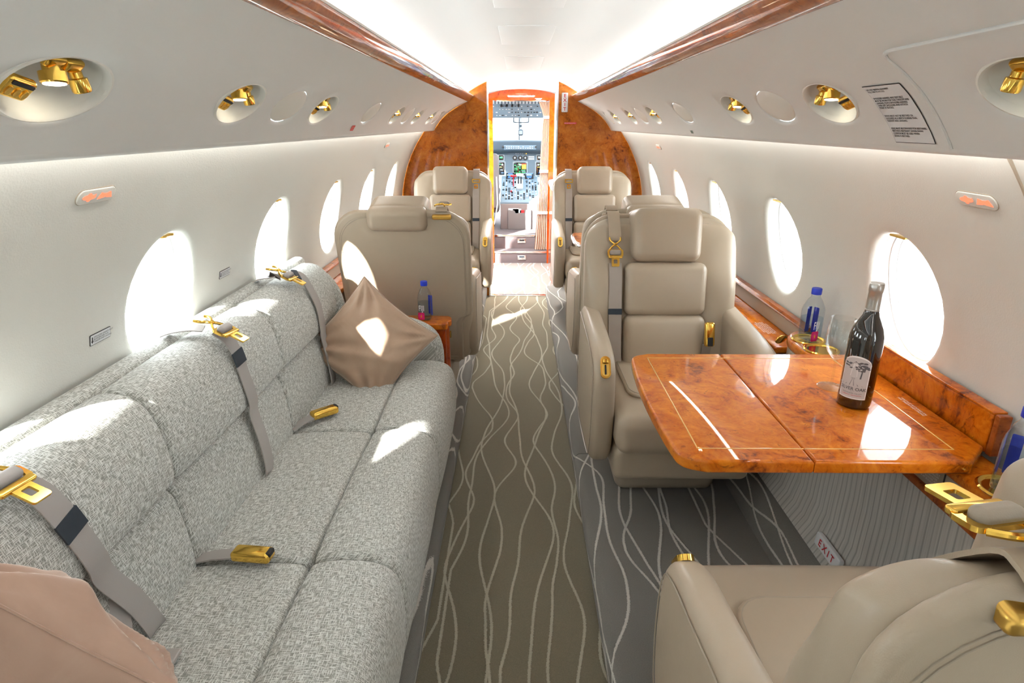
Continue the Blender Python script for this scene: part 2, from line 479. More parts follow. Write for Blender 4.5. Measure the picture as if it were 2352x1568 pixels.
def window(n, s, yc, shut=False):
    def rg(k, w): return [wp(s, yc + WA * k * math.cos(t), AW + WS * k * math.sin(t) / RAD, w) for t in np.linspace(0, 2 * PI, 48, endpoint=False)]
    fr = struct('window_%d' % n, loft([rg(1.03, .030), rg(1.0, .033), rg(.985, .036), rg(.965, .048), rg(.96, .050), rg(.94, .050), rg(.935, .052), rg(.915, .066), rg(.91, .068), rg(.90, .068), rg(.895, .070), rg(.89, .080), rg(1.1, .080)], caps=False), MAT['white'], ang=50)
    obj('window_pane', loft([rg(.915, .065), rg(.0001, .0655)], caps=False), MAT['pane'], fr)
    if shut:  # unseen shade added to keep a sun patch off the near pillow
        obj('window_shade', loft([rg(.93, .056), rg(.0001, .0565)], caps=False), MAT['white'], fr)
    if n:  # gold shade pull at the head of the opening
        m = frame(wp(s, yc, AW + WS * .945 / RAD, .022), (0, 1, 0), (0, 0, -1))
        out = ccw([(-.034, -.014), (-.026, .012), (-.016, .016), (-.010, .010), (.010, .010), (.016, .016), (.026, .012), (.034, -.014)])
        g = slab(out, .006, .002)
        obj('shade_pull', mat4(g, m), MAT['goldd'], fr)
wn_i = 1
for s in (-1, 1):
    for yc in WIN_Y:
        window(wn_i, s, yc, s < 0 and abs(yc - .022) < .01); wn_i += 1

# ceiling with its cove troughs
CP = [(0, 1.80), (.10, 1.799), (.19, 1.787), (.27, 1.765), (.34, 1.733), (.40, 1.700), (.46, 1.664), (.505, 1.63), (.512, 1.605)]
cp = [(-x, z) for x, z in reversed(CP[1:])] + CP
cp = [cp[0]] + smooth2(cp, 1, False)[1:-1] + [cp[-1]]
def extr(prof, y0, y1, ny=1, closed=False):
    return loft([[(x, y0 + (y1 - y0) * k / ny, z) for x, z in prof] for k in range(ny + 1)], closed=closed, caps=closed)
ceil_o = struct('ceiling', extr(cp, Y_REAR, Y_FWD), MAT['ceil'])
def cpanel(x0, x1, y0, y1):
    z = 1.7985
    return mv(slab([(x0, y0), (x1, y0), (x1, y1), (x0, y1)], .006, .002), 0, 0, z)
for y0, y1 in ((1.70, 2.23), (2.62, 3.20), (3.75, 4.55)):
    obj('ceiling_panel', cpanel(-.114, .112, y0, y1), MAT['ceil'], ceil_o)

# service panels (valance) each side, wood trim along the cove
PP = [(.434, 1.614), (.50, 1.584), (.562, 1.55), (.607, 1.52), (.643, 1.49), (.672, 1.458), (.695, 1.428), (.713, 1.400)]
def spt(k):  # point and outward-facing (cabin side) normal on the service panel, k in 0..1
    L = [0]
    for (a, b), (c, d) in zip(PP[:-1], PP[1:]): L.append(L[-1] + math.hypot(c - a, d - b))
    t = k * L[-1]
    for i in range(len(PP) - 1):
        if t <= L[i + 1] + 1e-9:
            f = (t - L[i]) / (L[i + 1] - L[i]); x = PP[i][0] + f * (PP[i + 1][0] - PP[i][0]); z = PP[i][1] + f * (PP[i + 1][1] - PP[i][1]); break
    def nr(i):
        a, b = PP[max(i - 1, 0)], PP[min(i + 1, len(PP) - 1)]; dx, dz = b[0] - a[0], b[1] - a[1]; l = math.hypot(dx, dz); return Vector((dz / l, -dx / l))
    n = (nr(i) * (1 - f) + nr(i + 1) * f).normalized()
    return x, z, (n[0], 0, n[1]), L[-1]
def sp_at_x(xx):
    lo, hi = 0, 1
    for _ in range(40):
        m = (lo + hi) / 2
        if spt(m)[0] < xx: lo = m
        else: hi = m
    return lo
for s, side in ((-1, 'left'), (1, 'right')):
    pf = [(.50, 1.602), (.448, 1.612), (.438, 1.6145)] + smooth2(PP, 1, False) + [(.7155, 1.394), (.721, 1.390), (.728, 1.389), (.737, 1.392), (.745, 1.398), (.81, 1.402)]
    struct('ceiling_service_panel_' + side, sc(extr(pf, Y_REAR, Y_FWD), s, 1, 1), MAT['psu'], ang=60)
    tf = smooth2([(.441, 1.6075), (.412, 1.620), (.3955, 1.639), (.392, 1.650), (.398, 1.6545), (.41, 1.652), (.442, 1.622)], 1)
    tr = struct('trim_%d' % (1 if s < 0 else 2), sc(extr(tf, Y_REAR, Y_FWD, closed=True), s, 1, 1), MAT['burl3'], ang=60)
    obj('trim_edge', sc(extr([(.393, 1.651), (.3905, 1.6555), (.396, 1.6575), (.399, 1.654)], Y_REAR, Y_FWD, closed=True), s, 1, 1), MAT['cream'], tr)

# floor: dropped aisle and carpeted platforms
AL, AR, PZ = -.305, .212, .10
struct('floor', slab([(AL - .06, Y_REAR), (AR + .06, Y_REAR), (AR + .06, 5.26), (AL - .06, 5.26)], .04), MAT['carpet']).location = (0, 0, -.02)
def platform(name, x0, x1, ya, yb):
    # rounded nosing on the aisle side (x0)
    d = 1 if x1 > x0 else -1
    pr = [(x0 + d * .02, -.02), (x0 + d * .004, .0), (x0, .03), (x0, .07), (x0 + d * .006, .088), (x0 + d * .018, .098), (x0 + d * .03, .10), (x1, .10), (x1, -.02)]
    return struct(name, extr(pr, ya, yb, closed=True), MAT['carpet2'], ang=60)
platform('floor_left', AL, -.80, Y_REAR, 5.235)
platform('floor_right', AR, .80, Y_REAR, 2.318)
platform('floor_right_forward', AR, .80, 2.322, 5.235)
# carpeted flare along the right side of the floor
struct('baseboard_right', extr([(.79, .10), (.795, .115), (.865, .232), (.93, .25), (.95, .1)], Y_REAR, 5.235, closed=True), MAT['carpet2'], ang=60)

# rear end of the cabin
struct('wall_rear', mv(slab([(-1.05, -.02), (1.05, -.02), (1.05, 1.85), (-1.05, 1.85)], .04, axis='y'), 0, Y_REAR - .02, 0), MAT['wall'])

# forward bulkhead: two burl panels with the opening between them
for s, side in ((-1, 'left'), (1, 'right')):
    xi = .285
    g = mv(slab([(xi, -.02), (1.04, -.02), (1.04, 1.2), (.80, 1.45), (.55, 1.70), (xi, 1.79)], .05, axis='y'), 0, Y_FWD + .026, 0)
    b = struct('wall_forward_' + side, sc(g, s, 1, 1), MAT['burl4'])
    obj('edge_trim', sc(mv(slab(rrect(.012, 1.78, .003, 2), .062, axis='y'), xi - .004, Y_FWD + .026, .885), s, 1, 1), MAT['chrome'], b)

# ------------------------------------------------------------------ entry vestibule
VY0, VY1 = Y_FWD + .05, 6.60
struct('floor_vestibule', slab([(-.50, 5.262), (.5, 5.262), (.5, 6.62), (-.50, 6.62)], .04), MAT['carpet2']).location = (0, 0, -.02)
tr = struct('trim_3', mv(slab(rrect(.60, .05, .006, 2), .008, .002), -.02, 5.262, .003), MAT['chrome'])
vc = [(-.5, 1.70), (-.27, 1.755), (0, 1.775), (.27, 1.755), (.5, 1.70)]
struct('ceiling_vestibule', extr(smooth2(vc, 2, False), 5.245, 6.70), MAT['ceil'])
struct('wall_vestibule_right', mv(slab([(5.25, -.02), (6.62, -.02), (6.62, 1.72), (5.25, 1.72)], .03, axis='x'), .46, 0, 0), MAT['white'])
# left side: the open cabin door, only its header and posts remain
dw = join(slab([(5.25, -.02), (5.30, -.02), (5.30, 1.75), (5.25, 1.75)], .03, axis='x'), slab([(6.50, -.02), (6.62, -.02), (6.62, 1.75), (6.50, 1.75)], .03, axis='x'),
          slab([(5.30, 1.66), (6.50, 1.66), (6.50, 1.75), (5.30, 1.75)], .03, axis='x'))
struct('wall_vestibule_left', mv(dw, -.47, 0, 0), MAT['white'])
# ------------------------------------------------------------------ leather chairs
def buckle_set(parent, M4, strap_mat, hook=True, s=1.0):
    """gold shoulder-belt fitting: spring hook, frame with webbing roll, tongue. local x across, y up, z out"""
    def put(n, g, m): return obj(n, mat4(sc(g, s, s, s), M4), m, parent)
    if hook:
        for q in (-1, 1):
            put('hook', tube(spline([(q * .021, .052, .002), (q * .020, .040, .006), (q * .006, .026, .008), (-q * .012, .014, .006), (-q * .022, .002, .004)], 5), .0036, 8), MAT['gold'])
        put('rivet', mv(lathe([(.0001, 0), (.006, 0), (.006, .003), (.004, .005), (.0001, .005)], 16), 0, .022, .008), MAT['gold'])
    fr = ring(rrect(.062, .030, .008), rrect(.046, .018, .004), .005)
    put('buckle_frame', mv(fr, 0, -.012, .005), MAT['gold'])
    put('webbing_roll', mv(rot(rbox(.044, .020, .016, .0075, 4, 2), 'Z', 0), 0, -.010, .010), strap_mat)
    tg = ring(rrect(.030, .040, .004), rrect(.014, .016, .002), .004)
    put('tongue', mv(tg, 0, -.046, .006), MAT['gold'])
    put('tongue_bar', mv(slab(rrect(.056, .012, .004), .007, .002), 0, -.027, .006), MAT['gold'])

def chair(label, loc, rz, m, mode='front', lap=False, rec=9, adz=0.0, sdy=0.0):
    root = thing('leather_armchair', label, 'armchair', loc, rz, 'taupe leather cabin armchairs')
    ra = math.radians(rec); ca, sa = math.cos(ra), math.sin(ra)
    PV = Vector((0, -.225, .36))
    def bk(u, v, w): return (u, PV.y - sa * v + ca * w, PV.z + ca * v + sa * w)
    BM = Matrix(((1, 0, 0, 0), (0, -sa, ca, PV.y), (0, ca, sa, PV.z), (0, 0, 0, 1)))   # (u, v, w) -> chair
    HT = .652
    def top_round(g, rad=.13, hw=.302):
        def f(u, v, w):
            d = max(0, v - (HT - rad)); k = (hw - rad + math.sqrt(max(rad * rad - d * d, 0))) / hw
            low = max(0, .10 - v); k2 = 1 - .25 * low
            return (u * k * k2, v, w)
        return xf(g, f)
    # shell with forward-swelling side wings
    g = mv(rbox(.604, .80, .125, .05, 5, 14), 0, HT - .40, 0)
    def wing(u, v, w):
        t = max(0, min(1, (abs(u) - .13) / .09)); t = t * t * (3 - 2 * t)
        q = max(0, min(1, (v - (HT - .30)) / .30)); q = q * q * (3 - 2 * q)
        if w > 0: w = (w * (1 + .42 * t) - .012 * (1 - t)) * (1 - .7 * q)
        v -= max(0, w + .05) * .75 * q
        return (u, v, w)
    obj('backrest', mat4(top_round(xf(g, wing)), BM), MAT['leather3'], root)
    # rear panel
    def panel_outline(d):
        o = [(0, 0), (.25 - d, -.135 + d), (.255 - d, .09), (.268 - d, .115), (.297 - d, .13), (.304 - d, .16), (.306 - d, HT - .165 - d)]
        for k in range(9):
            a = k / 8 * PI / 2; o.append((.306 - d - .13 + .13 * math.cos(a), HT - .127 - d + .13 * math.sin(a)))
        o = o[1:]; full = o + [(-x, y) for x, y in reversed(o)]
        return full
    rp = obj('rear_panel', mat4(mv(slab(panel_outline(0), .03, .014, 4), 0, 0, -.058), BM), MAT['leather3'], root)
    st = [(x, y, -.0735) for x, y in panel_outline(.030)]
    obj('stitching', mat4(tube(st, .0011, 5, closed=True), BM), MAT['leather2'], rp)
    obj('stitching', mat4(tube([(x, y, -.0735) for x, y in panel_outline(.024)], .0009, 5, closed=True), BM), MAT['leather2'], rp)
    # headrest and back cushions
    ho = -m * .012
    obj('headrest', mat4(mv(rbox(.262, .205, .165, .035, 5, 6, (.004, .004, .008)), ho, HT - .082, .018), BM), MAT['leather'], root)
    obj('headrest_cap', mat4(mv(rbox(.262, .105, .075, .03, 4, 4, (.003, .003, .004)), ho, HT - .035, -.062), BM), MAT['leather'], root)
    obj('upper_back_cushion', mat4(mv(rbox(.320, .205, .095, .03, 5, 6, (0, .004, .012)), ho, HT - .292, .052), BM), MAT['leather'], root)
    obj('lower_back_cushion', mat4(mv(rbox(.320, .30, .10, .03, 5, 6, (0, .004, .016)), ho, HT - .545, .056), BM), MAT['leather'], root)
    # seat
    g = mv(rbox(.475, .56, .14, .045, 5, 8, (0, .008, .018)), 0, .055 + sdy, .352)
    obj('seat_cushion', xf(g, lambda x, y, z: (x, y, z + (.03 * max(0, y + .05) * (1 if z > .36 else .3)))), MAT['leather'], root)
    ins = mv(slab(rrect(.36, .40, .07), .018, .009, 4), 0, sdy, .437)
    si = obj('seat_insert', xf(ins, lambda x, y, z: (x, y, z + .03 * max(0, y + .05))), MAT['leather'], root)
    sq = [(x, y + sdy, .4465 + .03 * max(0, y + .05)) for x, y in rrect(.342, .382, .062)]
    obj('piping', tube(sq, .0016, 5, closed=True), MAT['leather2'], si)
    obj('seat_frame', mv(rbox(.47, .50, .13, .03, 4, 4), 0, .045 + sdy, .235), MAT['leather3'], root)
    obj('pedestal', mv(rbox(.385, .40, .215, .04, 4, 3), 0, -.10, .1085), MAT['leather2'], root)
    # arms
    ao = smooth2([(-.27, .19), (.14, .19), (.235, .215), (.268, .33), (.268, .47 + adz), (.245, .555 + adz), (.18, .588 + adz), (.05, .605 + adz), (-.15, .635 + adz * .4), (-.275, .655)], 2)
    for q in (-1, 1):
        a = obj('armrest', mv(slab(ao, .076, .026, 5, .004, 2, axis='x'), q * .277, 0, 0), MAT['leather'], root)
        pts = [(q * .3175, y, z) for y, z in inset(ccw(ao), .020)]
        obj('piping', tube(pts, .0014, 5, closed=True), MAT['leather2'], a)
        if q == m:   # recline latch in the front of the aisle arm
            LM = frame((q * .277, .247, .548 + adz), (1, 0, 0), (0, .80, .60))
            lt = obj('latch', mat4(ring(rrect(.034, .076, .017, 6), rrect(.024, .064, .012, 6), .012), LM), MAT['gold'], root)
            obj('latch_well', mat4(mv(slab(rrect(.026, .066, .013, 6), .004), 0, 0, -.001), LM), MAT['goldd'], lt)
            obj('latch_slot', mat4(mv(slab(rrect(.006, .034, .003), .003), 0, .008, .002), LM), MAT['black'], lt)
            obj('latch_lever', mat4(mv(rbox(.020, .016, .010, .005), 0, -.020, .004), LM), MAT['gold'], lt)
    # shoulder belt on the aisle side
    su = m * .186
    def sf(v0, h=.004):   # point on the front of the wing
        q = max(0, min(1, (v0 - (HT - .30)) / .30)); q = q * q * (3 - 2 * q); wf = .0887 * (1 - .7 * q)
        return bk(su, v0 - (wf + .05) * .75 * q + h * .4 * q, wf + h)
    crest = [bk(su, HT + .002, -.076), bk(su, HT + .010, -.056), bk(su, HT + .002, -.030), sf(HT - .02), sf(HT - .05)]
    low = [sf(.42), sf(.30), bk(su - m * .004, .12, .092), bk(su - m * .010, .02, .087), bk(su - m * .004, -.03, .07)]
    def fit(v0, h=.008):
        a_, b_ = Vector(sf(v0 - .03, h)), Vector(sf(v0 + .03, h)); y_ = (b_ - a_).normalized(); z_ = Vector((1, 0, 0)).cross(y_)
        z_ = z_ if z_.y > 0 else -z_
        return frame(sf(v0, h), tuple(y_.cross(z_)), tuple(z_))
    if mode in ('front', 'clip'):
        b = obj('shoulder_belt', ribbon(spline((crest if mode == 'clip' else []) + [sf(.50)] + low, 6), (1, 0, 0), .050, .003), MAT['belt'], root)
        obj('belt_keeper', ribbon([sf(.285, .007), sf(.262, .007)], (1, 0, 0), .054, .004), MAT['band'], b)
        if mode == 'front':
            obj('belt_loop', ribbon(spline(crest, 5), (1, 0, 0), .048, .003), MAT['leather'], b)
            buckle_set(b, fit(HT - .092), MAT['belt'])
        else:
            obj('belt_clip', mat4(ring(rrect(.062, .03, .008), rrect(.048, .014, .004), .006), fit(HT - .03)), MAT['gold'], b)
            obj('belt_tongue', mat4(ring(rrect(.03, .034, .004), rrect(.014, .014, .002), .004), fit(HT - .075)), MAT['gold'], b)
    else:
        b = obj('shoulder_belt', ribbon(spline(list(reversed(crest)), 5), (1, 0, 0), .050, .005), MAT['leather'], root)
        obj('belt_guide', mat4(mv(rbox(.085, .022, .030, .008), su, HT - .022, -.074), BM), MAT['goldd' if mode == 'top' else 'leather'], b)
        if mode == 'top':
            TM = frame(bk(su, HT + .013, -.036), (1, 0, 0), (0, .08, 1)) @ Matrix.Rotation(math.radians(-12 * m), 4, 'Z')
            buckle_set(b, TM @ Matrix.Rotation(PI, 4, 'Z') @ Matrix.Translation((0, -.02, 0)), MAT['leather2'], True, 1.05)
    if lap:
        lb = obj('lap_belt', ribbon([(-m * .175, -.16, .42), (-m * .176, -.14, .48), (-m * .172, -.12, .53)], (1, .1, 0), .035, .004), MAT['belt'], root)
        bm_ = frame((-m * .172, -.105, .575), (1, 0, 0), (0, 1, .25))
        obj('lap_buckle', mat4(rbox(.038, .095, .026, .010, 3, 3), bm_), MAT['gold'], lb)
        obj('release_button', mat4(mv(slab(rrect(.020, .034, .003), .006), 0, .028, .012), bm_), MAT['black'], lb)
    return root
chair('taupe leather armchair facing aft behind the burl folding table', (.535, 2.13, PZ), PI, 1, 'front', True, 9, .03)
chair('taupe leather armchair seen from behind between the sofa and the aisle', (-.555, 3.14, PZ), 0, 1, 'top', False, 13)
chair('taupe leather armchair back to back behind the chair at the folding table', (.563, 3.15, PZ), 0, -1, 'loop', False, 12)
chair('taupe leather armchair facing aft against the left burl bulkhead', (-.545, 4.58, PZ), PI, -1, 'clip')
chair('taupe leather armchair facing aft against the right burl bulkhead with the exit sign', (.545, 4.58, PZ), PI, 1, 'clip')
chair('nearest taupe leather armchair in the lower right corner, gold buckle on its backrest', (.566, .732, PZ), 0, -1, 'top', False, 5, -.012, .052)

# ------------------------------------------------------------------ sofa along the left wall
SO = thing('sofa', 'long pale grey woven sofa along the left wall under the windows', 'sofa', (-.65, 1.52, PZ))
def sp(name, g, m, parent=None):
    return obj(name, mv(g, .65, -1.52, -PZ), m, parent or SO)
GY = [.53, 1.186, 1.842, 2.475]
def yslab(outl, y0, y1, r, puff=.006):
    return mv(slab(outl, y1 - y0 - .004, r, 5, puff, 6, axis='y'), 0, (y0 + y1) / 2, 0)
seat_o = smooth2([(-.83, .36), (-.53, .34), (-.524, .40), (-.526, .450), (-.545, .464), (-.62, .466), (-.80, .456), (-.84, .44)], 2)
front_o = smooth2([(-.523, .34), (-.50, .14), (-.36, .115), (-.325, .14), (-.306, .25), (-.303, .37), (-.318, .445), (-.37, .474), (-.45, .478), (-.51, .468), (-.524, .45)], 2)
low_o = smooth2([(-.93, .40), (-.80, .40), (-.790, .46), (-.797, .56), (-.808, .635), (-.822, .664), (-.862, .676), (-.93, .676)], 2)
upp_o = smooth2([(-.94, .675), (-.85, .672), (-.808, .680), (-.796, .70), (-.797, .76), (-.812, .835), (-.838, .884), (-.885, .906), (-.945, .898), (-.955, .83)], 2)
for y0, y1 in zip(GY[:-1], GY[1:]):
    sp('seat_cushion', yslab(seat_o, y0, y1, .018, .004), MAT['sofa'])
    sp('front_roll', yslab(front_o, y0, y1, .020, .005), MAT['sofa'])
    sp('lower_back_cushion', yslab(low_o, y0, y1, .016, .004), MAT['sofa'])
    sp('upper_back_cushion', yslab(upp_o, y0, y1, .020, .005), MAT['sofa'])
sp('top_deck', yslab(smooth2([(-1.0, .70), (-.94, .70), (-.935, .895), (-.95, .912), (-.985, .912), (-1.0, .89)], 1), GY[0], 2.56, .02, 0), MAT['sofa'])
sp('base', yslab([(-.95, .105), (-.36, .105), (-.36, .36), (-.95, .42)], GY[0] + .01, 2.50, .005, 0), MAT['panelbrown'])
# wing that closes the back at the far end, and the far arm curving down towards the aisle
sp('back_wing', yslab(smooth2([(-.98, .42), (-.78, .42), (-.772, .60), (-.785, .74), (-.82, .82), (-.88, .872), (-.95, .875), (-.985, .84)], 2), 2.475, 2.555, .03, .004), MAT['sofa'])
arm_o = smooth2([(-.80, .36), (-.395, .36), (-.362, .42), (-.368, .54), (-.41, .605), (-.50, .645), (-.64, .672), (-.80, .69)], 2)
for y0, y1, nm in ((2.472, 2.572, 'armrest'), (.43, .526, 'armrest')):
    sp(nm, yslab(arm_o, y0, y1, .035, .004), MAT['sofa'])
# shoulder belts over the back
def sofa_belt(pts, hookm, keep, tail=None):
    pts = [(x + .010, y, z + .004) for x, y, z in pts]
    b = sp('shoulder_belt', ribbon(spline(pts, 6), (0.08, 1, 0), .047, .0028), MAT['belt2'])
    i = keep
    P = spline(pts, 6); p = [Vector(q) for q in P]
    off = Vector((.002, 0, .001))
    sp('belt_keeper', ribbon([p[i] + off, p[i + 1] + off, p[i + 2] + off], (0.08, 1, 0), .051, .0045), MAT['band'], None).parent = b
    return b
def reparent(o, p):
    o.parent = p; return o
belts = [
    ([(-.852, 1.535, .919), (-.815, 1.545, .87), (-.796, 1.552, .76), (-.792, 1.562, .70), (-.798, 1.568, .655), (-.785, 1.575, .56), (-.781, 1.575, .47), (-.80, 1.57, .44)], (-.862, 1.525, .930), 7),
    ([(-.862, 2.135, .930), (-.83, 2.175, .903), (-.799, 2.205, .80), (-.792, 2.215, .71), (-.796, 2.225, .66), (-.785, 2.235, .56), (-.781, 2.24, .47), (-.80, 2.24, .44)], (-.90, 2.11, .935), 2),
    ([(-.855, .815, .915), (-.815, .84, .87), (-.796, .87, .76), (-.792, .885, .70), (-.798, .90, .655), (-.785, .94, .56), (-.781, .97, .47), (-.80, .99, .44)], (-.87, .80, .928), 9),
]
for pts, hm, keep in belts:
    b = sofa_belt(pts, hm, keep)
    loop = ribbon(spline([(-.965, hm[1] - .02, .918), (-.935, hm[1] - .015, .928), (-.895, hm[1] - .008, .933), (hm[0] - .004, hm[1], hm[2])], 5), (0.1, 1, 0), .045, .0028)
    sp('belt_loop', loop, MAT['belt2'], b)
    M4 = Matrix.Translation((.65, -1.52, -PZ)) @ frame((hm[0] + .035, hm[1] + .004, hm[2] - .004), (.1, 1, 0), (.45, 0, .9))
    buckle_set(b, M4 @ Matrix.Rotation(0, 4, 'Z'), MAT['belt2'], True, 1.15)
# end of the nearest belt lying on the seat
b3 = sp('belt_tail', ribbon(spline([(-.80, .93, .62), (-.785, .895, .53), (-.775, .885, .485), (-.74, .885, .474), (-.70, .882, .474)], 6), (.25, 1, 0), .048, .003), MAT['belt2'])
sp('belt_tail_tab', mv(rbox(.030, .056, .010, .003), -.70, .882, .477), MAT['belt2'], b3)
# lap buckles poking out of the seat gaps
for x0, y0, x1, y1 in ((-.80, 1.845, -.745, 1.895), (-.80, 1.19, -.70, 1.18)):
    d = Vector((x1 - x0, y1 - y0, 0)).normalized()
    st = sp('lap_strap', ribbon([(x0, y0, .462), ((x0 + x1) / 2, (y0 + y1) / 2, .478), (x1, y1, .486)], tuple(d.cross(Vector((0, 0, 1)))), .036, .004), MAT['belt2'])
    M4 = frame((x1 + d.x * .045, y1 + d.y * .045, .489), tuple(d), (0, 0, 1))
    sp('lap_buckle', mat4(rbox(.095, .040, .026, .009, 3, 3, (0, 0, .002)), M4), MAT['gold'], st)
    sp('release_slot', mat4(mv(rbox(.012, .026, .012, .003), .043, 0, .008), M4), MAT['black'], st)

# ------------------------------------------------------------------ throw pillows
def pillow(label, size, thick, m4, mat_, seed):
    rnd = random.Random(seed); n = 44; V = []; F = []
    ph = [rnd.uniform(0, 6.28) for _ in range(12)]
    def pt(i, j, s):
        u, v = -1 + 2 * i / n, -1 + 2 * j / n
        e = (1 - u ** 4) * (1 - v ** 4)
        px = u * (1 - .09 * (1 - v * v)); py = v * (1 - .09 * (1 - u * u))
        h = thick / 2 * max(0, (1 - abs(u) ** 2.4) * (1 - abs(v) ** 2.4)) ** .55
        # folds running in from the corners and edges
        wr = 0
        for q, (cx, cy) in enumerate(((-1, -1), (1, -1), (-1, 1), (1, 1))):
            dx, dy = u - cx, v - cy; d = math.hypot(dx, dy); a = math.atan2(dy, dx)
            wr += math.sin(a * (12 + q) + ph[q] + 2.5 * d) * math.exp(-d * 2.1) * min(1, (d * 2.0) ** 1.5)
        wr += .35 * math.sin(5 * u + 3 * v + ph[5]) * math.sin(2.2 * v - u + ph[6])
        wr += .5 * math.exp(-((u + .55 * v + .45) * 9) ** 2) * (1 - v * v)
        return (px * size / 2, py * size / 2, s * (h + .026 * wr * min(1, e ** .6 * 1.6)))
    idx = {}
    for s in (1, -1):
        for i in range(n + 1):
            for j in range(n + 1):
                edge = i in (0, n) or j in (0, n)
                k = (i, j) if edge else (i, j, s)
                if k not in idx: idx[k] = len(V); V.append(pt(i, j, s))
        for i in range(n):
            for j in range(n):
                q = []
                for a, b in ((i, j), (i + 1, j), (i + 1, j + 1), (i, j + 1)):
                    e = a in (0, n) or b in (0, n); q.append(idx[(a, b) if e else (a, b, s)])
                F.append(tuple(q if s > 0 else reversed(q)))
    loc = m4.translation.copy(); m = m4.copy(); m.translation = (0, 0, 0)
    o = obj('throw_pillow', mat4((V, F), m), mat_, None, 80); o.location = loc
    tag(o, label, 'pillow', 'velvet throw pillows')
    edge = [V[idx[(i, 0)]] for i in range(n)] + [V[idx[(n, j)]] for j in range(n)] + [V[idx[(i, n)]] for i in range(n, 0, -1)] + [V[idx[(0, j)]] for j in range(n, 0, -1)]
    obj('seam', mat4(tube(edge, .0022, 5, closed=True), m), mat_, o)
pm = frame((-.628, 2.305, .615), (.74, .28, .40), (.16, -.86, .48)) @ Matrix.Rotation(math.radians(19), 4, 'Z')
pillow('taupe velvet throw pillow leaning on the far arm of the sofa', .385, .15, pm, MAT['velvet'], 3)
pm = frame((-.745, .70, .70), (.85, .25, -.25), (.25, .80, .35)) @ Matrix.Rotation(math.radians(20), 4, 'Z')
pillow('rose taupe velvet throw pillow at the near end of the sofa', .37, .15, pm, MAT['velvet2'], 8)
# ------------------------------------------------------------------ side ledges
def box3(x0, x1, y0, y1, z0, z1, r=.004, n=2): return mv(rbox(x1 - x0, y1 - y0, z1 - z0, r, n, 1), (x0 + x1) / 2, (y0 + y1) / 2, (z0 + z1) / 2)
def ledge(label, s, ya, yb, loc, cat='side ledge'):
    """low ledge under the windows: burl top, taupe back band with wood cap, taupe face"""
    root = thing('side_ledge', label, cat, loc)
    def put(n, g, m, p=None): return obj(n, mv(sc(g, s, 1, 1), -loc[0], -loc[1], -loc[2]), m, p or root)
    put('ledge_top', box3(.885, .99, ya, yb, .664, .69, .008, 4), MAT['burl'])
    k = 0; y = ya
    while y < yb - .01:
        y2 = min(y + .92, yb)
        put('back_band', mat4(box3(-.005, .005, y + .001, y2 - .001, 0, .062), Matrix.Translation((.985, 0, .69)) @ Matrix.Rotation(.12, 4, 'Y')), MAT['leather2']); y = y2
    put('band_cap', extr([(.978, .748), (.975, .757), (.982, .765), (1.004, .766), (1.004, .75)], ya, yb, closed=True), MAT['burl3'])
    put('face_panel', box3(.893, .905, ya, yb, .60, .665), MAT['leather2'])
    put('face_trim', box3(.888, .902, ya, yb, .585, .602), MAT['burl3'])
    put('lower_panel', extr([(.90, .59), (.905, .45), (.898, .33), (.875, .26), (.85, .232), (.93, .232), (.93, .59)], ya, yb, closed=True), MAT['kick'])
    return root, put
lr, lrput = ledge('burl topped side ledge under the forward right windows beside the chairs', 1, 2.05, 5.23, (.94, 3.6, PZ))
lrput('lettering', mat4(text_geo('LIFE VEST UNDER SEAT BASE\nSHOULDER HARNESS AND SEAT BELT\nMUST BE WORN FOR TAXI TAKEOFF\nAND LANDING. PLACE SHOULDER\nHARNESS OVER LEFT SHOULDER AND\nATTACH STRAP AT BUCKLE', .0085), frame((.932, 2.27, .6906), (0, -1, 0), (0, 0, 1))), MAT['whiteink'])
ledge('burl topped side ledge under the forward left windows past the sofa', -1, 2.73, 5.23, (-.94, 3.9, PZ))

def cup(put, root, x, y, z, r=.046):
    c = put('cup_holder', mv(lathe([(r + .006, 0), (r + .008, .003), (r + .004, .006), (r, .005), (r - .003, .0012), (.0001, .0012)], 36), x, y, z), MAT['gold'])
    return c
# raised console where the table stows, with cup holders at both ends
loc = (.94, 1.4, PZ)
CO = thing('table_console', 'raised burl console with gold cup holders on the right wall beside the folding table', 'side ledge', loc)
def cput(n, g, m, p=None): return obj(n, mv(g, -loc[0], -loc[1], -loc[2]), m, p or CO)
ZT = .758
top_o = smooth2([(.99, 2.045), (.935, 2.045), (.885, 1.985), (.872, 1.90), (.885, 1.75), (.888, 1.70), (.888, 1.2), (.888, 1.13), (.886, 1.05), (.888, .90), (.888, .40), (.99, .40)], 2)
cput('console_top', mv(slab(top_o, .034, .012, 4), 0, 0, ZT - .017), MAT['burl'])
body_o = [(x + .006 if x < .98 else x, y) for x, y in top_o]
cput('console_body', mv(slab([(x, min(y, 2.035)) for x, y in body_o], .068), 0, 0, .702), MAT['leather2'])
for y in (1.155,): cput('body_joint', box3(.8915, .897, y - .0012, y + .0012, .669, .735, .0005), MAT['black'])
cput('lower_trim', box3(.884, .905, .40, 2.02, .652, .670, .004), MAT['burl3'])
for y0, y1 in ((.40, 1.027), (1.031, 2.02)):
    cput('lower_panel', extr([(.886, .653), (.893, .47), (.89, .34), (.875, .275), (.85, .232), (.95, .232), (.95, .653)], y0, y1, closed=True), MAT['kick'])
cput('backboard', box3(.972, .992, 1.17, 1.715, .772, .862, .004, 3), MAT['burl'])
cput('backboard_cap', box3(.970, 1.000, 1.168, 1.717, .8625, .868, .002), MAT['burl'])
cput('backboard_end', box3(.971, .998, 1.150, 1.166, .772, .866, .003), MAT['burl3'])
for x, y in ((.940, 1.935), (.938, 1.838), (.935, 1.045)): cup(cput, CO, x, y, ZT)
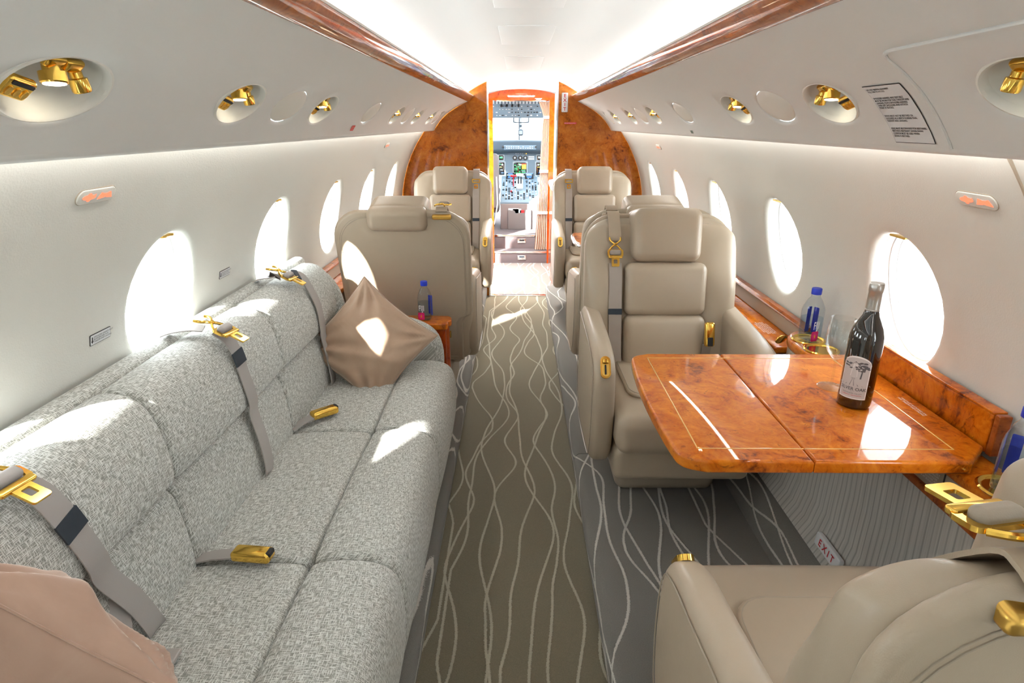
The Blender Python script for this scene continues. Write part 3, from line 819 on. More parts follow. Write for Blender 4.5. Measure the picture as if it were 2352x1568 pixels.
cput('end_plate', mat4(slab(ellipse(.03, .016), .005, .002), frame((.892, 2.03, .728), (1, .55, 0), (-.5, .85, .25))), MAT['gold'])
cput('switch_plate', mat4(slab(rrect(.075, .034, .010), .006, .002), frame((.892, .86, .722), (0, 1, 0), (-1, 0, .1))), MAT['gold'])
for k in (-.012, .012): cput('switch_button', mat4(slab(rrect(.012, .014, .004), .010, .002), frame((.890, .86 + k, .722), (0, 1, 0), (-1, 0, .1))), MAT['black'])
def wtext(body, size, o, x, z, parent_put, mat_='whiteink', sp=1.0, p=None):
    return parent_put('lettering', mat4(text_geo(body, size, space=sp), frame(o, x, z)), MAT[mat_], p)
INS = 'SHOULDER HARNESS AND SEAT BELT\nMUST BE WORN FOR TAXI TAKEOFF\nAND LANDING. PLACE SHOULDER\nHARNESS OVER LEFT SHOULDER AND\nATTACH STRAP AT BUCKLE'
wtext('LIFE VEST UNDER SEAT BASE', .0085, (.8915, 1.225, .726), (0, -1, 0), (-1, 0, 0), cput)
wtext(INS, .0068, (.8915, 1.225, .699), (0, -1, 0), (-1, 0, 0), cput)
wtext('LIFE VEST UNDER SEAT BASE', .0075, (.872, 1.86, .728), (.05, -1, 0), (-1, 0, 0), cput)
wtext(INS, .0062, (.872, 1.86, .705), (.05, -1, 0), (-1, 0, 0), cput)
wtext('TABLE MUST BE STOWED FOR\nTAXI, TAKEOFF AND LANDING', .008, (.893, 1.885, ZT + .0006), (-.1, -1, 0), (0, 0, 1), cput)
wtext('TABLE MUST BE STOWED FOR\nTAXI, TAKEOFF AND LANDING', .0085, (.984, 1.60, .8684), (0, -1, 0), (0, 0, 1), cput)
cput('backboard_gap', box3(.962, .9715, 1.17, 1.715, .7605, .772, .001), MAT['black'])  # black strip drawn in as the shadow line under the backboard
# jack and label on the lower panel
cput('headset_jack', mat4(slab(ellipse(.010, .018), .006, .002), frame((.886, 1.71, .435), (0, 1, 0), (-1, 0, .06))), MAT['black'])
cput('jack_label', mat4(slab(rrect(.040, .008, .001, 2), .002), frame((.886, 1.715, .475), (0, 1, 0), (-1, 0, .06))), MAT['whiteink'])
ex = thing('exit_sign', 'low white EXIT sign with red letters on the grey sidewall near the nearest chair', 'sign', (.868, 1.46, .235), 0, 'exit signs')
obj('sign_plate', mat4(slab(rrect(.135, .042, .006), .016, .004), frame((-.004, 0, .045), (0, -1, 0), (-1, 0, .12))), MAT['paper'], ex)
obj('lettering', mat4(text_geo('E X I T', .030, bold=.0006), frame((-.0128, 0, .046), (0, -1, 0), (-1, 0, .12))), MAT['redink'], ex)

# ------------------------------------------------------------------ folding table
loc = (.62, 1.41, PZ)
TB = thing('folding_table', 'glossy burl wood folding table pulled out from the right wall', 'table', loc)
def tput(n, g, m, p=None): return obj(n, mv(g, -loc[0], -loc[1], -loc[2]), m, p or TB)
TZ = .79; YA, YB, XS, XL, XR = 1.098, 1.722, .575, .297, .966
left_o = [(XS - .001, YA)] + [(XS - .001, YB)] + smooth2([(XL + .06, YB), (XL + .012, YB - .018), (XL, YB - .06), (XL - .012, 1.41), (XL, YA + .06), (XL + .012, YA + .018), (XL + .06, YA)], 2, False)
lf = tput('table_leaf', mv(slab(left_o, .030, .007, 5), 0, 0, TZ - .015), MAT['burl'])
rf = tput('table_leaf', mv(slab([(XS + .001, YA), (XR - .07, YA), (XR - .055, YA + .015), (XR, 1.165), (XR, YB), (XS + .001, YB)], .030, .007, 5), 0, 0, TZ - .015), MAT['burl'])
tput('table_hinge', box3(XS - .006, XS + .006, YA + .03, YB - .03, TZ - .034, TZ - .012, .003), MAT['goldd'])
tput('table_slide', box3(.60, .93, 1.30, 1.56, TZ - .05, TZ - .029, .004), MAT['burl3'])
def line(x0, y0, x1, y1, w=.0032):
    d = Vector((x1 - x0, y1 - y0, 0)); L = d.length; d.normalize()
    return mat4(rbox(L, w, .0012, .0004, 1, 1), frame(((x0 + x1) / 2, (y0 + y1) / 2, TZ + .0001), tuple(d), (0, 0, 1)))
I = .052
for p, a in ((lf, (XL + I, YA + I, XS - .001, YA + I)), (lf, (XL + I, YB - I * .75, XS - .001, YB - I * .75)), (lf, (XL + I, YA + I, XL + I, YB - I * .75)),
             (rf, (XS + .001, YA + I, XR - .075, YA + I)), (rf, (XS + .001, YB - I * .75, XR - .075, YB - I * .75)), (rf, (XR - .075, YA + I, XR - .075, YB - I * .75))):
    tput('inlay_line', line(*a), MAT['inlay'], p)
wtext('TABLE MUST BE STOWED FOR\nTAXI, TAKEOFF AND LANDING', .0075, (.93, 1.36, TZ + .0008), (0, -1, 0), (0, 0, 1), tput)
# tray of the other table by the forward right chair
loc2 = (.50, 3.95, PZ)
T2 = thing('folding_table', 'partly hidden burl table edge beside the forward right chair', 'table', loc2)
o2 = smooth2([(.90, 3.70), (.38, 3.70), (.325, 3.75), (.322, 4.05), (.345, 4.18), (.90, 4.18)], 2)
t2 = obj('table_leaf', mv(slab(o2, .028, .010, 4), -loc2[0], -loc2[1], .735 - PZ), MAT['burl'], T2)
obj('table_edge', mv(tube([(x, y, 0) for x, y in o2], .010, 8, closed=True), -loc2[0], -loc2[1], .735 - PZ), MAT['chrome'], T2)
obj('table_slide', mv(box3(.6, .93, 3.84, 4.0, .70, .722, .004), -loc2[0], -loc2[1], -PZ), MAT['burl3'], T2)

# small side cabinet between the sofa arm and the chair
loc = (-.60, 2.66, PZ)
SB = thing('side_cabinet', 'small burl side cabinet between the sofa arm and the chair, bottle on top', 'cabinet', loc)
so = smooth2([(-.90, 2.585), (-.36, 2.585), (-.345, 2.60), (-.352, 2.625), (-.335, 2.645), (-.338, 2.69), (-.36, 2.72), (-.90, 2.72)], 1)
obj('cabinet_top', mv(slab(so, .030, .006), -loc[0], -loc[1], .585 - PZ), MAT['burl'], SB)
obj('cabinet_body', mv(slab(inset(ccw(so), .012), .46), -loc[0], -loc[1], .34 - PZ), MAT['burl2'], SB)
obj('cabinet_catch', mv(rbox(.006, .02, .03, .002), -.343 - loc[0] - .003, 2.68 - loc[1], .52 - PZ), MAT['gold'], SB)

# ------------------------------------------------------------------ bottles and glass
def rsq(w, r, n=4): return rrect(w, w, r, n)
def water_bottle(label, loc, rz, full=.75):
    root = thing('water_bottle', label, 'bottle', loc, rz, 'square water bottles with blue caps')
    def lev(l): return loft([[(x, y, z) for x, y in rsq(w, r)] for w, r, z in l])
    obj('body', lev([(.040, .012, 0), (.054, .012, .004), (.057, .012, .012), (.057, .012, .105), (.054, .014, .118), (.040, .016, .140), (.028, .0138, .150), (.027, .0134, .162)]), MAT['pet'], root)
    h = .012 + .093 * full
    obj('water', lev([(.044, .010, .004), (.053, .011, .012), (.053, .011, h)]), MAT['water'], root)
    cap = obj('cap', mv(lathe([(.0001, 0), (.0155, 0), (.0158, .002), (.0158, .018), (.0145, .020), (.0001, .020)], 28), 0, 0, .158), MAT['blue'], root)
    obj('back_label', mv(slab(rrect(.018, .088, .003), .0008, axis='y'), .018, .0292, .062), MAT['blue'], root)
    obj('side_label', mv(slab(rrect(.020, .088, .003), .0008, axis='x'), .0292, .012, .062), MAT['blue'], root)
    obj('flower_print', mv(slab(rrect(.030, .034, .006), .0008, axis='y'), -.011, -.0291, .022), PINK, root)
    pet = []
    for k in range(5):
        a = k * 2 * PI / 5 + .4
        pet.append(slab([(math.cos(a) * .006 + x, math.sin(a) * .006 + y) for x, y in ellipse(.0065, .0065, 12)], .0004 + k * .0001, axis='y'))
    obj('petal_print', mv(join(*pet), -.011, -.0297, .022), PINK2, root)
    obj('flower_centre', mv(slab(ellipse(.003, .006, 12), .0008, axis='y'), -.011, -.0301, .022), YEL, root)
    obj('lettering', mat4(sc(text_geo('FIJI', .036, space=1.1, bold=.0006), .52, 1, 1), frame((-.009, -.0296, .058), (1, 0, 0), (0, -1, 0))), MAT['whiteink'], root)
    return root
PINK = plain('pink_print', (.70, .01, .14), .4); PINK2 = plain('bright_pink_print', (.80, .03, .22), .4); YEL = plain('yellow_print', (.85, .35, .02), .4)
water_bottle('water bottle with blue cap in the gold cup holder beyond the wine bottle', (.940, 1.935, ZT + .002), math.radians(24))
water_bottle('water bottle with blue cap cut off at the right edge of the picture', (.935, 1.045, ZT + .002), math.radians(40))
water_bottle('water bottle with blue cap on the side cabinet behind the sofa arm', (-.455, 2.655, .601), math.radians(-6))

WB = thing('wine_bottle', 'dark red wine bottle with silver foil and grey label on the burl table', 'bottle', (.793, 1.372, TZ))
obj('glass_body', lathe([(.0001, .003), (.028, .001), (.0355, .003), (.0375, .008), (.0378, .03), (.0378, .165), (.0368, .182), (.032, .200), (.024, .218), (.018, .230), (.0152, .242), (.0146, .262), (.0146, .30)], 48), MAT['pglass'], WB)
fo = obj('foil_capsule', lathe([(.0152, .236), (.0152, .262), (.0151, .285), (.0162, .287), (.0164, .299), (.0158, .302), (.0155, .305), (.0145, .3065), (.0001, .3062)], 40), MAT['foil'], WB)
obj('foil_ring', mv(lathe([(.0153, -.002), (.0162, -.001), (.0162, .001), (.0153, .002)], 40), 0, 0, .243), MAT['foil'], fo)
LBA = math.atan2(-.035 - .793, -(0 - 1.372)) - math.radians(12)   # label faces the camera, turned a little to the left
def wrap(g, R, a0):
    def f(x, y, z):
        a = x / R; r = R + z
        return (r * math.sin(a + a0), -r * math.cos(a + a0), y)
    return xf(g, f)
def strip(w, prof, n=24):   # curved sheet: prof(x) -> (z0, z1)
    V, F = [], []
    m = 8
    for i in range(n + 1):
        x = -w / 2 + w * i / n; z0, z1 = prof(x)
        for j in range(m + 1): V.append((x, z0 + (z1 - z0) * j / m, 0))
    for i in range(n):
        for j in range(m): a = i * (m + 1) + j; F.append((a, a + m + 1, a + m + 2, a + 1))
    return V, F
LW = .064
arch = lambda x, e=0: (.028 + e, .028 + .088 - e + .020 * (1 - (x / (LW / 2)) ** 2) ** .6 if abs(x) < LW / 2 else .116 - e)
lb = obj('label_sheet', wrap(strip(LW, arch), .0381, LBA), MAT['whiteink'], WB)
lb2 = obj('label_print', wrap(strip(LW - .005, lambda x: (.0305, .1135 + .019 * (1 - (x / (LW / 2)) ** 2) ** .6)), .0384, LBA), MAT['label'], WB)
def lput(n, g, m): return obj(n, wrap(g, .0387, LBA), m, lb2)
def big(g): return xf(g, lambda x, y, z: (x * 1.35, .062 + (y - .062) * 1.18, z))
def poly(pts): return [(x, y, 0) for x, y in pts], [tuple(range(len(pts)))]
GD = plain('dark_grey_print', (.10, .10, .11), .6); GM = plain('mid_grey_print', (.27, .27, .28), .6); GL = plain('pale_print', (.70, .69, .69), .6)
lput('tower_print', big(join(poly([(-.008, .082), (.004, .082), (.003, .098), (-.007, .098)]), poly([(-.006, .100), (.002, .100), (.0015, .108), (-.0055, .108)]))), GL)
lput('tower_roof_print', big(join(poly([(-.0105, .0975), (.0065, .0975), (.004, .1005), (-.008, .1005)]), poly([(-.008, .1078), (.004, .1078), (-.002, .114)]))), GD)
rnd = random.Random(5)
tr_ = []
for k in range(26):
    a = rnd.uniform(0, 2 * PI); q = rnd.uniform(.2, 1)
    cx, cy = .010 + .012 * q * math.cos(a), .103 + .009 * q * math.sin(a)
    tr_.append(poly([(cx + x, cy + y) for x, y in ellipse(rnd.uniform(.002, .0045), rnd.uniform(.001, .0022), 8)]))
for k in range(10):
    cx, cy = -.013 + rnd.uniform(-.006, .006), .103 + rnd.uniform(-.006, .006)
    tr_.append(poly([(cx + x, cy + y) for x, y in ellipse(.003, .0014, 8)]))
tr_.append(poly([(.008, .078), (.0105, .078), (.0120, .100), (.0100, .100)]))
lput('tree_print', big(join(*tr_)), GD)
rows = []
for k in range(9):
    x1 = -.028 + k * .007; rows.append(poly([(-.002 + (x1 + .002) * .12, .079), (-.002 + (x1 + .002) * .12 + .0006, .079), (x1 + .0016, .062), (x1, .062)]))
lput('field_print', big(join(*rows)), GM)
lput('lettering', mv(text_geo('SILVER OAK', .0112, bold=.00015), 0, .0535, .0001), GD)
lput('lettering', mv(text_geo('\u2014 2010 \u2014', .0042), 0, .0475, .0001), GM)
lput('lettering', mv(text_geo('ALEXANDER VALLEY', .0045, space=1.05), 0, .0425, .0001), GD)
lput('lettering', mv(text_geo('CABERNET SAUVIGNON', .0040), 0, .0375, .0001), MAT['redink'])

WG = thing('wine_glass', 'empty stemmed wine glass standing behind the wine bottle', 'glass', (.788, 1.475, TZ))
obj('bowl', lathe([(.0045, .078), (.012, .083), (.024, .098), (.031, .118), (.033, .140), (.0315, .165), (.0290, .190), (.0285, .1905), (.0278, .190), (.0303, .165), (.0318, .140), (.030, .119), (.023, .100), (.011, .0855), (.0001, .083)], 40), MAT['drink'], WG)
obj('stem', lathe([(.0042, .006), (.0032, .020), (.0032, .060), (.0046, .079)], 20), MAT['drink'], WG)
obj('foot', lathe([(.0001, .001), (.033, .0008), (.034, .0018), (.030, .003), (.012, .005), (.0042, .008), (.0001, .008)], 40), MAT['drink'], WG)
# ------------------------------------------------------------------ service units on the overhead panels
def sps(s, y, k, h=0.0):
    x, z, n, L = spt(max(0, min(1, k))); return (s * (x + n[0] * h), y, z + n[2] * h)
K0 = sp_at_x(.648); SL = spt(0)[3]; UA, UB = .102, .056
UNIT_Y = [.87, 1.44, 2.045, 3.28, 3.94, 4.55]; BLANK_Y = [1.745, 2.71, 3.61, 4.87]
ALL_Y = sorted(UNIT_Y + BLANK_Y)
def sunit_frame(s, y, k, h=0.0):
    x, z, n, L = spt(k); return frame((s * (x + n[0] * h), y, z + n[2] * h), (0, 1, 0), (s * n[0], 0, n[2]))
# rebuild the panel skins with real oval openings
def skin(s):
    gs = []; ed = [Y_REAR, .55] + [(a + b) / 2 for a, b in zip(ALL_Y[:-1], ALL_Y[1:])] + [Y_FWD]
    q = 14
    gs.append(loft([[sps(s, y, k / 28) for k in range(29)] for y in (ed[0], ed[1])], closed=False))
    for i, yc in enumerate(ALL_Y):
        y0, y1 = ed[i + 1], ed[i + 2]
        per = [(y0 + (y1 - y0) * k / q, 0.) for k in range(q)] + [(y1, k / q) for k in range(q)] + [(y1 - (y1 - y0) * k / q, 1.) for k in range(q)] + [(y0, 1 - k / q) for k in range(q)]
        th = [math.atan2((k - K0) * SL / UB, (y - yc) / UA) for y, k in per]
        rings = [[sps(s, yc + UA * d * math.cos(t), K0 + UB * d * math.sin(t) / SL, h) for t in th] for d, h in ((.98, -.006), (1.0, -.002), (1.03, 0))]
        for f in (.15, .35, .6, .8, 1):
            rings.append([sps(s, (1 - f) * (yc + UA * 1.03 * math.cos(t)) + f * y, (1 - f) * (K0 + UB * 1.03 * math.sin(t) / SL) + f * k) for t, (y, k) in zip(th, per)])
        gs.append(loft(rings, caps=False))
    return join(*gs)
for s, side in ((-1, 'left'), (1, 'right')):
    old = bpy.data.objects['ceiling_service_panel_' + side]; bpy.data.objects.remove(old, do_unlink=True)
    back = sc(extr([(.51, 1.600), (.448, 1.612), (.438, 1.6145), (.434, 1.614)], Y_REAR, Y_FWD), s, 1, 1)
    lip = sc(extr([(.713, 1.400), (.7155, 1.394), (.721, 1.390), (.728, 1.389), (.737, 1.392), (.745, 1.398), (.81, 1.402)], Y_REAR, Y_FWD), s, 1, 1)
    struct('ceiling_service_panel_' + side, join(skin(s), back, lip), MAT['psu'], ang=60)
place_l = {.87: 'nearest', 1.44: 'second', 2.045: 'third', 3.28: 'fourth', 3.94: 'fifth', 4.55: 'farthest'}
def el3(a, b, h, n=40): return [(a * math.cos(2 * PI * k / n), b * math.sin(2 * PI * k / n), h) for k in range(n)]
def unit(s, y):
    side = 'left' if s < 0 else 'right'
    if y < 1: lab = 'large oval overhead service unit with gold nozzles at the %s edge of the picture' % side
    else: lab = '%s oval overhead service unit from the camera, gold fittings, %s panel' % (place_l[y], side)
    x, z, n, L = spt(K0)
    o = (s * x, y, z); root = thing('service_unit', lab, 'service unit', o, 0, 'gold fitted oval service units')
    fm = sunit_frame(s, y, K0); fm.translation = (0, 0, 0)
    f = lambda g: mat4(g, fm)
    # bezel and bowl (local z points into the cabin; local x along the cabin)
    obj('bezel', f(loft([el3(UA * 1.05, UB * 1.07, .000), el3(UA * 1.04, UB * 1.06, .003), el3(UA * .99, UB * .99, .004), el3(UA * .95, UB * .94, .001), el3(UA * .93, UB * .91, -.008)], caps=False)), MAT['cream'], root)
    obj('bowl', f(loft([el3(UA * .955, UB * .94, -.002), el3(UA * .90, UB * .87, -.016), el3(UA * .78, UB * .72, -.030), el3(UA * .55, UB * .5, -.040), el3(UA * .2, UB * .2, -.044), el3(.0001, .0001, -.0445)], caps=False)), MAT['cream'], root)
    up = s   # local y sign that points up towards the trim
    v0 = (fm @ Vector((0, 1, 0))); ysg = 1 if v0.z > 0 else -1
    q = lambda a, b, c: (a, ysg * b, c)
    # air nozzle: stalk and drum
    def drum(cx, cy, cz, dirv, r1, r2, L_): return mat4(lathe([(.0001, 0), (r1, 0), (r1, L_ * .35), (r2, L_ * .4), (r2, L_ * .92), (r2 * .9, L_), (r2 * .45, L_), (r2 * .4, L_ * .9), (.0001, L_ * .9)], 24), frame(q(cx, cy, cz), (1, 0, 0), (dirv[0], ysg * dirv[1], dirv[2])))
    noz = obj('air_nozzle', f(join(drum(.048, .016, -.022, (.2, -.55, .6), .0085, .0125, .030), mat4(rbox(.034, .020, .012, .005), frame(q(.036, .024, -.020), (1, 0, 0), (0, 0, 1))))), MAT['gold'], root)
    rl = obj('reading_light', f(join(drum(.004, .018, -.024, (-.1, -.6, .7), .011, .0165, .024), mat4(rbox(.036, .018, .012, .005), frame(q(.002, .026, -.022), (1, 0, 0), (0, 0, 1))))), MAT['gold'], root)
    d = Vector((-.1, -.6, .7)).normalized()
    obj('lamp_lens', f(mat4(lathe([(.0001, 0), (.0135, 0), (.0135, .001), (.0001, .0012)], 20), frame(q(.004 + d.x * .0235, .018 + d.y * .0235, -.024 + d.z * .0235), (1, 0, 0), (d.x, ysg * d.y, d.z)))), MAT['e_warm'], rl)
    pl = obj('switch_panel', f(mat4(rbox(.038, .034, .014, .006), frame(q(-.050, -.012, -.012), (1, 0, 0), (-.30, ysg * -.15, .9)))), MAT['gold'], root)
    for b_ in (-.010, 0, .010):
        obj('switch_button', f(mat4(mv(slab(ellipse(.0036, .0075, 14), .004, .001), b_, -.003 * ysg, .0075), frame(q(-.050, -.012, -.012), (1, 0, 0), (-.30, ysg * -.15, .9)))), MAT['goldd'], pl)
    obj('switch_label', f(mat4(mv(slab(rrect(.028, .006, .001, 2), .002), 0, .011 * ysg, .0072), frame(q(-.050, -.012, -.012), (1, 0, 0), (-.30, ysg * -.15, .9)))), MAT['black'], pl)
bl = {1.745: 'blank oval cover between the second and third gold service units on the %s overhead panel', 2.71: 'blank oval cover past the third gold service unit on the %s overhead panel',
      3.61: 'blank oval cover between the two far gold service units on the %s overhead panel', 4.87: 'farthest blank oval cover on the %s overhead panel by the bulkhead'}
for s in (-1, 1):
    for y in UNIT_Y: unit(s, y)
    for y in BLANK_Y:
        fm = sunit_frame(s, y, K0, 0); lo = fm.translation.copy(); fm.translation = (0, 0, 0)
        o = obj('oval_cover', mat4(loft([el3(UA * .985, UB * .98, -.004), el3(UA * .97, UB * .96, -.0015), el3(UA * .93, UB * .9, .0005), el3(UA * .6, UB * .6, .002), el3(.0001, .0001, .0025)], caps=False), fm), MAT['cream'])
        o.location = lo; tag(o, bl[y] % ('left' if s < 0 else 'right'), 'cover', 'blank oval covers')

# things laid on the curved panels
def onpanel(s, y, k, lo, h=.0012):
    """map flat (a, b, c): a runs towards the camera (-y) on the right / away on the left, b up the panel"""
    def f(a, b, c): 
        p = sps(s, y - s * a, k - b / SL, h + c); return (p[0] - lo[0], p[1] - lo[1], p[2] - lo[2])
    return f
def sheet(w, h, n=2, m=12):
    V, F = [], []
    for i in range(n + 1):
        for j in range(m + 1): V.append((-w / 2 + w * i / n, -h / 2 + h * j / m, 0))
    for i in range(n):
        for j in range(m): a = i * (m + 1) + j; F.append((a, a + m + 1, a + m + 2, a + 1))
    return V, F
lo = sps(1, 1.205, .79)
PLC = thing('placard', 'large white safety instruction placard in black print on the right overhead panel', 'placard', lo)
fp = onpanel(1, 1.205, .79, lo)
obj('border', xf(sheet(.122, .134), fp), MAT['ink'], PLC)
fp2 = onpanel(1, 1.205, .79, lo, .0017); obj('sheet', xf(sheet(.119, .131), fp2), MAT['paper'], PLC)
fp3 = onpanel(1, 1.205, .79, lo, .0021)
for bod, yy in (('LIFE VEST BEHIND HEADREST\nPULL TAB TO ACCESS', .0545), ('SHOULDER HARNESS AND SEAT BELT\nMUST BE WORN FOR TAXI, TAKEOFF AND\nLANDING. PLACE SHOULDER HARNESS\nOVER LEFT SHOULDER AND ATTACH\nSTRAP AT BUCKLE.', .0235),
                ('DIVAN MUST NOT BE BERTHED OR\nOCCUPIED AS A BERTH DURING TAXI,\nTAKEOFF AND LANDING.', -.0125), ('HEAD MUST BE FORWARD FOR BERTHING.\nBERTHING RESTRAINT UNDER DIVAN\nCUSHION MUST BE USED WHEN\nDIVAN IS BERTHED.', -.0435)):
    g = text_geo(bod, .0056, 'LEFT', .00012); g = mv(g, -.055, yy, 0); obj('lettering', xf(g, fp3), MAT['ink'], PLC)
def small_placard(name, label, s, y, k, w, h, mat_, body, ink, size, cat='placard'):
    lo = sps(s, y, k); o = thing(name, label, cat, lo)
    obj('sheet', xf(sheet(w, h, 2, 4), onpanel(s, y, k, lo)), MAT[mat_], o)
    obj('lettering', xf(text_geo(body, size), onpanel(s, y, k, lo, .0018)), MAT[ink], o)
small_placard('placard', 'small red placard at the lower edge of the left overhead panel', -1, 2.572, .915, .050, .024, 'red', '\u2014\u2014\u2014\n\u2014\u2014', 'whiteink', .009)
small_placard('placard', 'tiny dark green placard at the lower edge of the right overhead panel', 1, 2.756, .97, .036, .014, 'green', '\u2014\u2014\u2014', 'ink', .006)
# raised lip of the drop panel on the right
lip = [sps(1, 1.108, k, .001) for k in np.linspace(1.0, .44, 14)] + [sps(1, 1.100, .405, .001), sps(1, 1.085, .392, .001)] + [sps(1, y, .392 - (1.085 - y) * .04, .001) for y in np.linspace(1.05, .2, 16)]
o = obj('panel_lip', tube(lip, .0035, 8), MAT['psu'], bpy.data.objects['ceiling_service_panel_right'])

# wall signs and placards
def onwall(s, y, z, h=0.0):
    a = wang(z); p = wp(s, y, a, -h); n = (-s * math.cos(a), 0, -math.sin(a)); return frame(p, (0, -s, 0), n)
def belt_sign(label, s, y, z):
    m = onwall(s, y, z, .002); lo = m.translation.copy(); m.translation = (0, 0, 0)
    r = thing('seat_belt_sign', label, 'sign', lo, 0, 'lit red seat belt signs')
    obj('plate_edge', mat4(mv(slab(rrect(.1145, .0345, .0168, 7), .003), 0, 0, -.0005), m), MAT['leather2'], r)
    obj('plate', mat4(slab(rrect(.112, .032, .0155, 7), .006, .002), m), MAT['wall'], r)
    ic = obj('no_smoking_icon', mat4(mv(join(slab(ellipse(.019, .0055, 20), .001), slab([(x, y_) for x, y_ in ellipse(.007, .0095, 20)], .0006), slab([(.010, .0), (.018, .004), (.018, .006), (.009, .003)], .001)), -.024, 0, .0035), m), MAT['e_red'], r)
    obj('belt_icon', mat4(mv(join(slab([(-.022, -.007), (-.014, .007), (-.004, .004), (-.003, -.005), (-.012, -.006)], .001), slab([(.022, -.007), (.014, .007), (.004, .004), (.003, -.005), (.012, -.006)], .001), slab(rrect(.012, .008, .002), .0012)), .024, 0, .0035), m), MAT['e_red'], r)
belt_sign('lit red seat belt sign high on the left wall above the sofa', -1, 1.195, 1.312)
belt_sign('lit red seat belt sign high on the right wall at the picture edge', 1, 1.215, 1.302)
belt_sign('small far lit seat belt sign on the left wall near the bulkhead', -1, 3.95, 1.318)
belt_sign('small far lit seat belt sign on the right wall near the bulkhead', 1, 4.05, 1.305)
def wall_plac(label, s, y, z, body):
    m = onwall(s, y, z, .0015); lo = m.translation.copy(); m.translation = (0, 0, 0)
    r = thing('placard', label, 'placard', lo)
    obj('border', mat4(slab(rrect(.072, .026, .002, 2), .001), m), MAT['ink'], r)
    obj('sheet', mat4(mv(slab(rrect(.069, .023, .001, 2), .001), 0, 0, .0005), m), MAT['paper'], r)
    obj('lettering', mat4(mv(text_geo(body, .0055, 'LEFT'), -.024, 0, .0013), m), MAT['ink'], r)
    obj('arrow_print', mat4(mv(slab([(-.0015, .007), (.0015, .007), (.0015, -.002), (.004, -.002), (0, -.008), (-.004, -.002), (-.0015, -.002)], .0004), -.029, 0, .0012), m), MAT['ink'], r)
wall_plac('small white placard low on the left wall just aft of the first window', -1, 1.305, .985, 'SHOULDER HARNESS MUST\nBE WORN FOR TAXI,\nTAKEOFF AND LANDING')
wall_plac('small white placard on the left wall between the first and second windows', -1, 1.93, .985, 'SHOULDER HARNESS MUST\nBE WORN FOR TAXI,\nTAKEOFF AND LANDING')
ws = bpy.data.objects['wall_right']
obj('wall_seam', tube([wp(1, 1.085 - .02 * (1.39 - z), wang(z), -.0005) for z in np.linspace(1.40, .80, 20)], .0035, 6), MAT['leather2'], ws)
# exit sign and red label on the right bulkhead
ex = thing('exit_sign', 'vertical white EXIT sign with red letters on the right bulkhead', 'sign', (.338, Y_FWD - .004, 1.603), 0, 'exit signs')
obj('sign_plate', slab(rrect(.050, .145, .006), .010, .003, axis='y'), MAT['paper'], ex)
for k, ch in enumerate('EXIT'): obj('lettering', mat4(text_geo(ch, .036, bold=.0008), frame((0, -.006, .049 - .033 * k), (1, 0, 0), (0, -1, 0))), MAT['redink'], ex)
fx = thing('placard', 'small red fire extinguisher label on the right bulkhead under the exit sign', 'placard', (.387, Y_FWD - .002, 1.447))
obj('sheet', slab(rrect(.098, .014, .002), .002, axis='y'), MAT['red'], fx)
obj('lettering', mat4(text_geo('FIRE EXTINGUISHER \u2193', .0095), frame((0, -.0016, 0), (1, 0, 0), (0, -1, 0))), MAT['whiteink'], fx)
# ------------------------------------------------------------------ cockpit doorway, steps and flight deck
FY = 6.60
arch_t = [(x, 1.728 + .045 * (1 - (x / .335) ** 2)) for x in np.linspace(.335, -.345, 15)]
hd = slab([(-.345, 1.667), (.335, 1.667)] + arch_t, .05, axis='y')
jl = slab([(-.345, -.02), (-.292, -.02), (-.292, 1.667), (-.345, 1.667)], .05, axis='y'); jr = slab([(.282, -.02), (.335, -.02), (.335, 1.667), (.282, 1.667)], .05, axis='y')
d1 = struct('door_1', mv(join(hd, jl, jr), 0, FY + .025, 0), MAT['burl2'])
for k, w in ((0, .07), (1, .05)): obj('door_label', mv(slab(rrect(w, .006, .001, 2), .002, axis='y'), .17, FY - .001, 1.683 - .010 * k), MAT['whiteink'], d1)
struct('wall_cockpit_left', mv(slab([(-1.05, -.02), (-.345, -.02), (-.345, 1.728), (-.60, 1.68), (-1.05, 1.5)], .05, axis='y'), 0, FY + .025, 0), MAT['white'])
struct('wall_cockpit_right', mv(slab([(.335, -.02), (1.05, -.02), (1.05, 1.5), (.60, 1.68), (.335, 1.728)], .05, axis='y'), 0, FY + .025, 0), MAT['white'])
struct('wall_cockpit_header', mv(slab([(-.6, 1.668 + .06), (.6, 1.668 + .06), (.6, 1.9), (-.6, 1.9)], .03, axis='y'), 0, FY + .035, .045), MAT['white'])
# two steps up
for k, (y0, y1, z) in enumerate(((6.615, 6.80, .127), (6.795, 7.27, .277))):
    st = struct('floor_step_%d' % (k + 1), box3(-.345 if k == 0 else -.70, .335 if k == 0 else .70, y0, y1 if k == 0 else 8.3, -.02, z, .006), MAT['carpet3'])
    obj('nosing', box3(-.291, .281, y0 - .006, y0 + .018, z - .018, z + .003, .003), MAT['chrome'], st)
    lp = obj('latch_plate', box3(-.035, .055, y0 - .006, y0 + .002, z - .092, z - .042, .003), MAT['chrome'], st)
    obj('latch_recess', box3(-.018, .038, y0 - .008, y0 - .004, z - .066, z - .050, .002), MAT['black' if k else 'cockd'], st)
struct('wall_flightdeck_left', mv(slab([(6.65, .0), (8.35, .0), (8.35, 1.15), (7.0, 1.15), (7.0, 1.55), (7.6, 1.55), (7.6, 1.65), (6.65, 1.75)], .03, axis='x'), -.80, 0, 0), MAT['cockl'])
struct('wall_flightdeck_right', mv(slab([(6.65, .0), (8.35, .0), (8.35, 1.15), (7.0, 1.15), (7.0, 1.55), (7.6, 1.55), (7.6, 1.65), (6.65, 1.75)], .03, axis='x'), .80, 0, 0), MAT['cockl'])
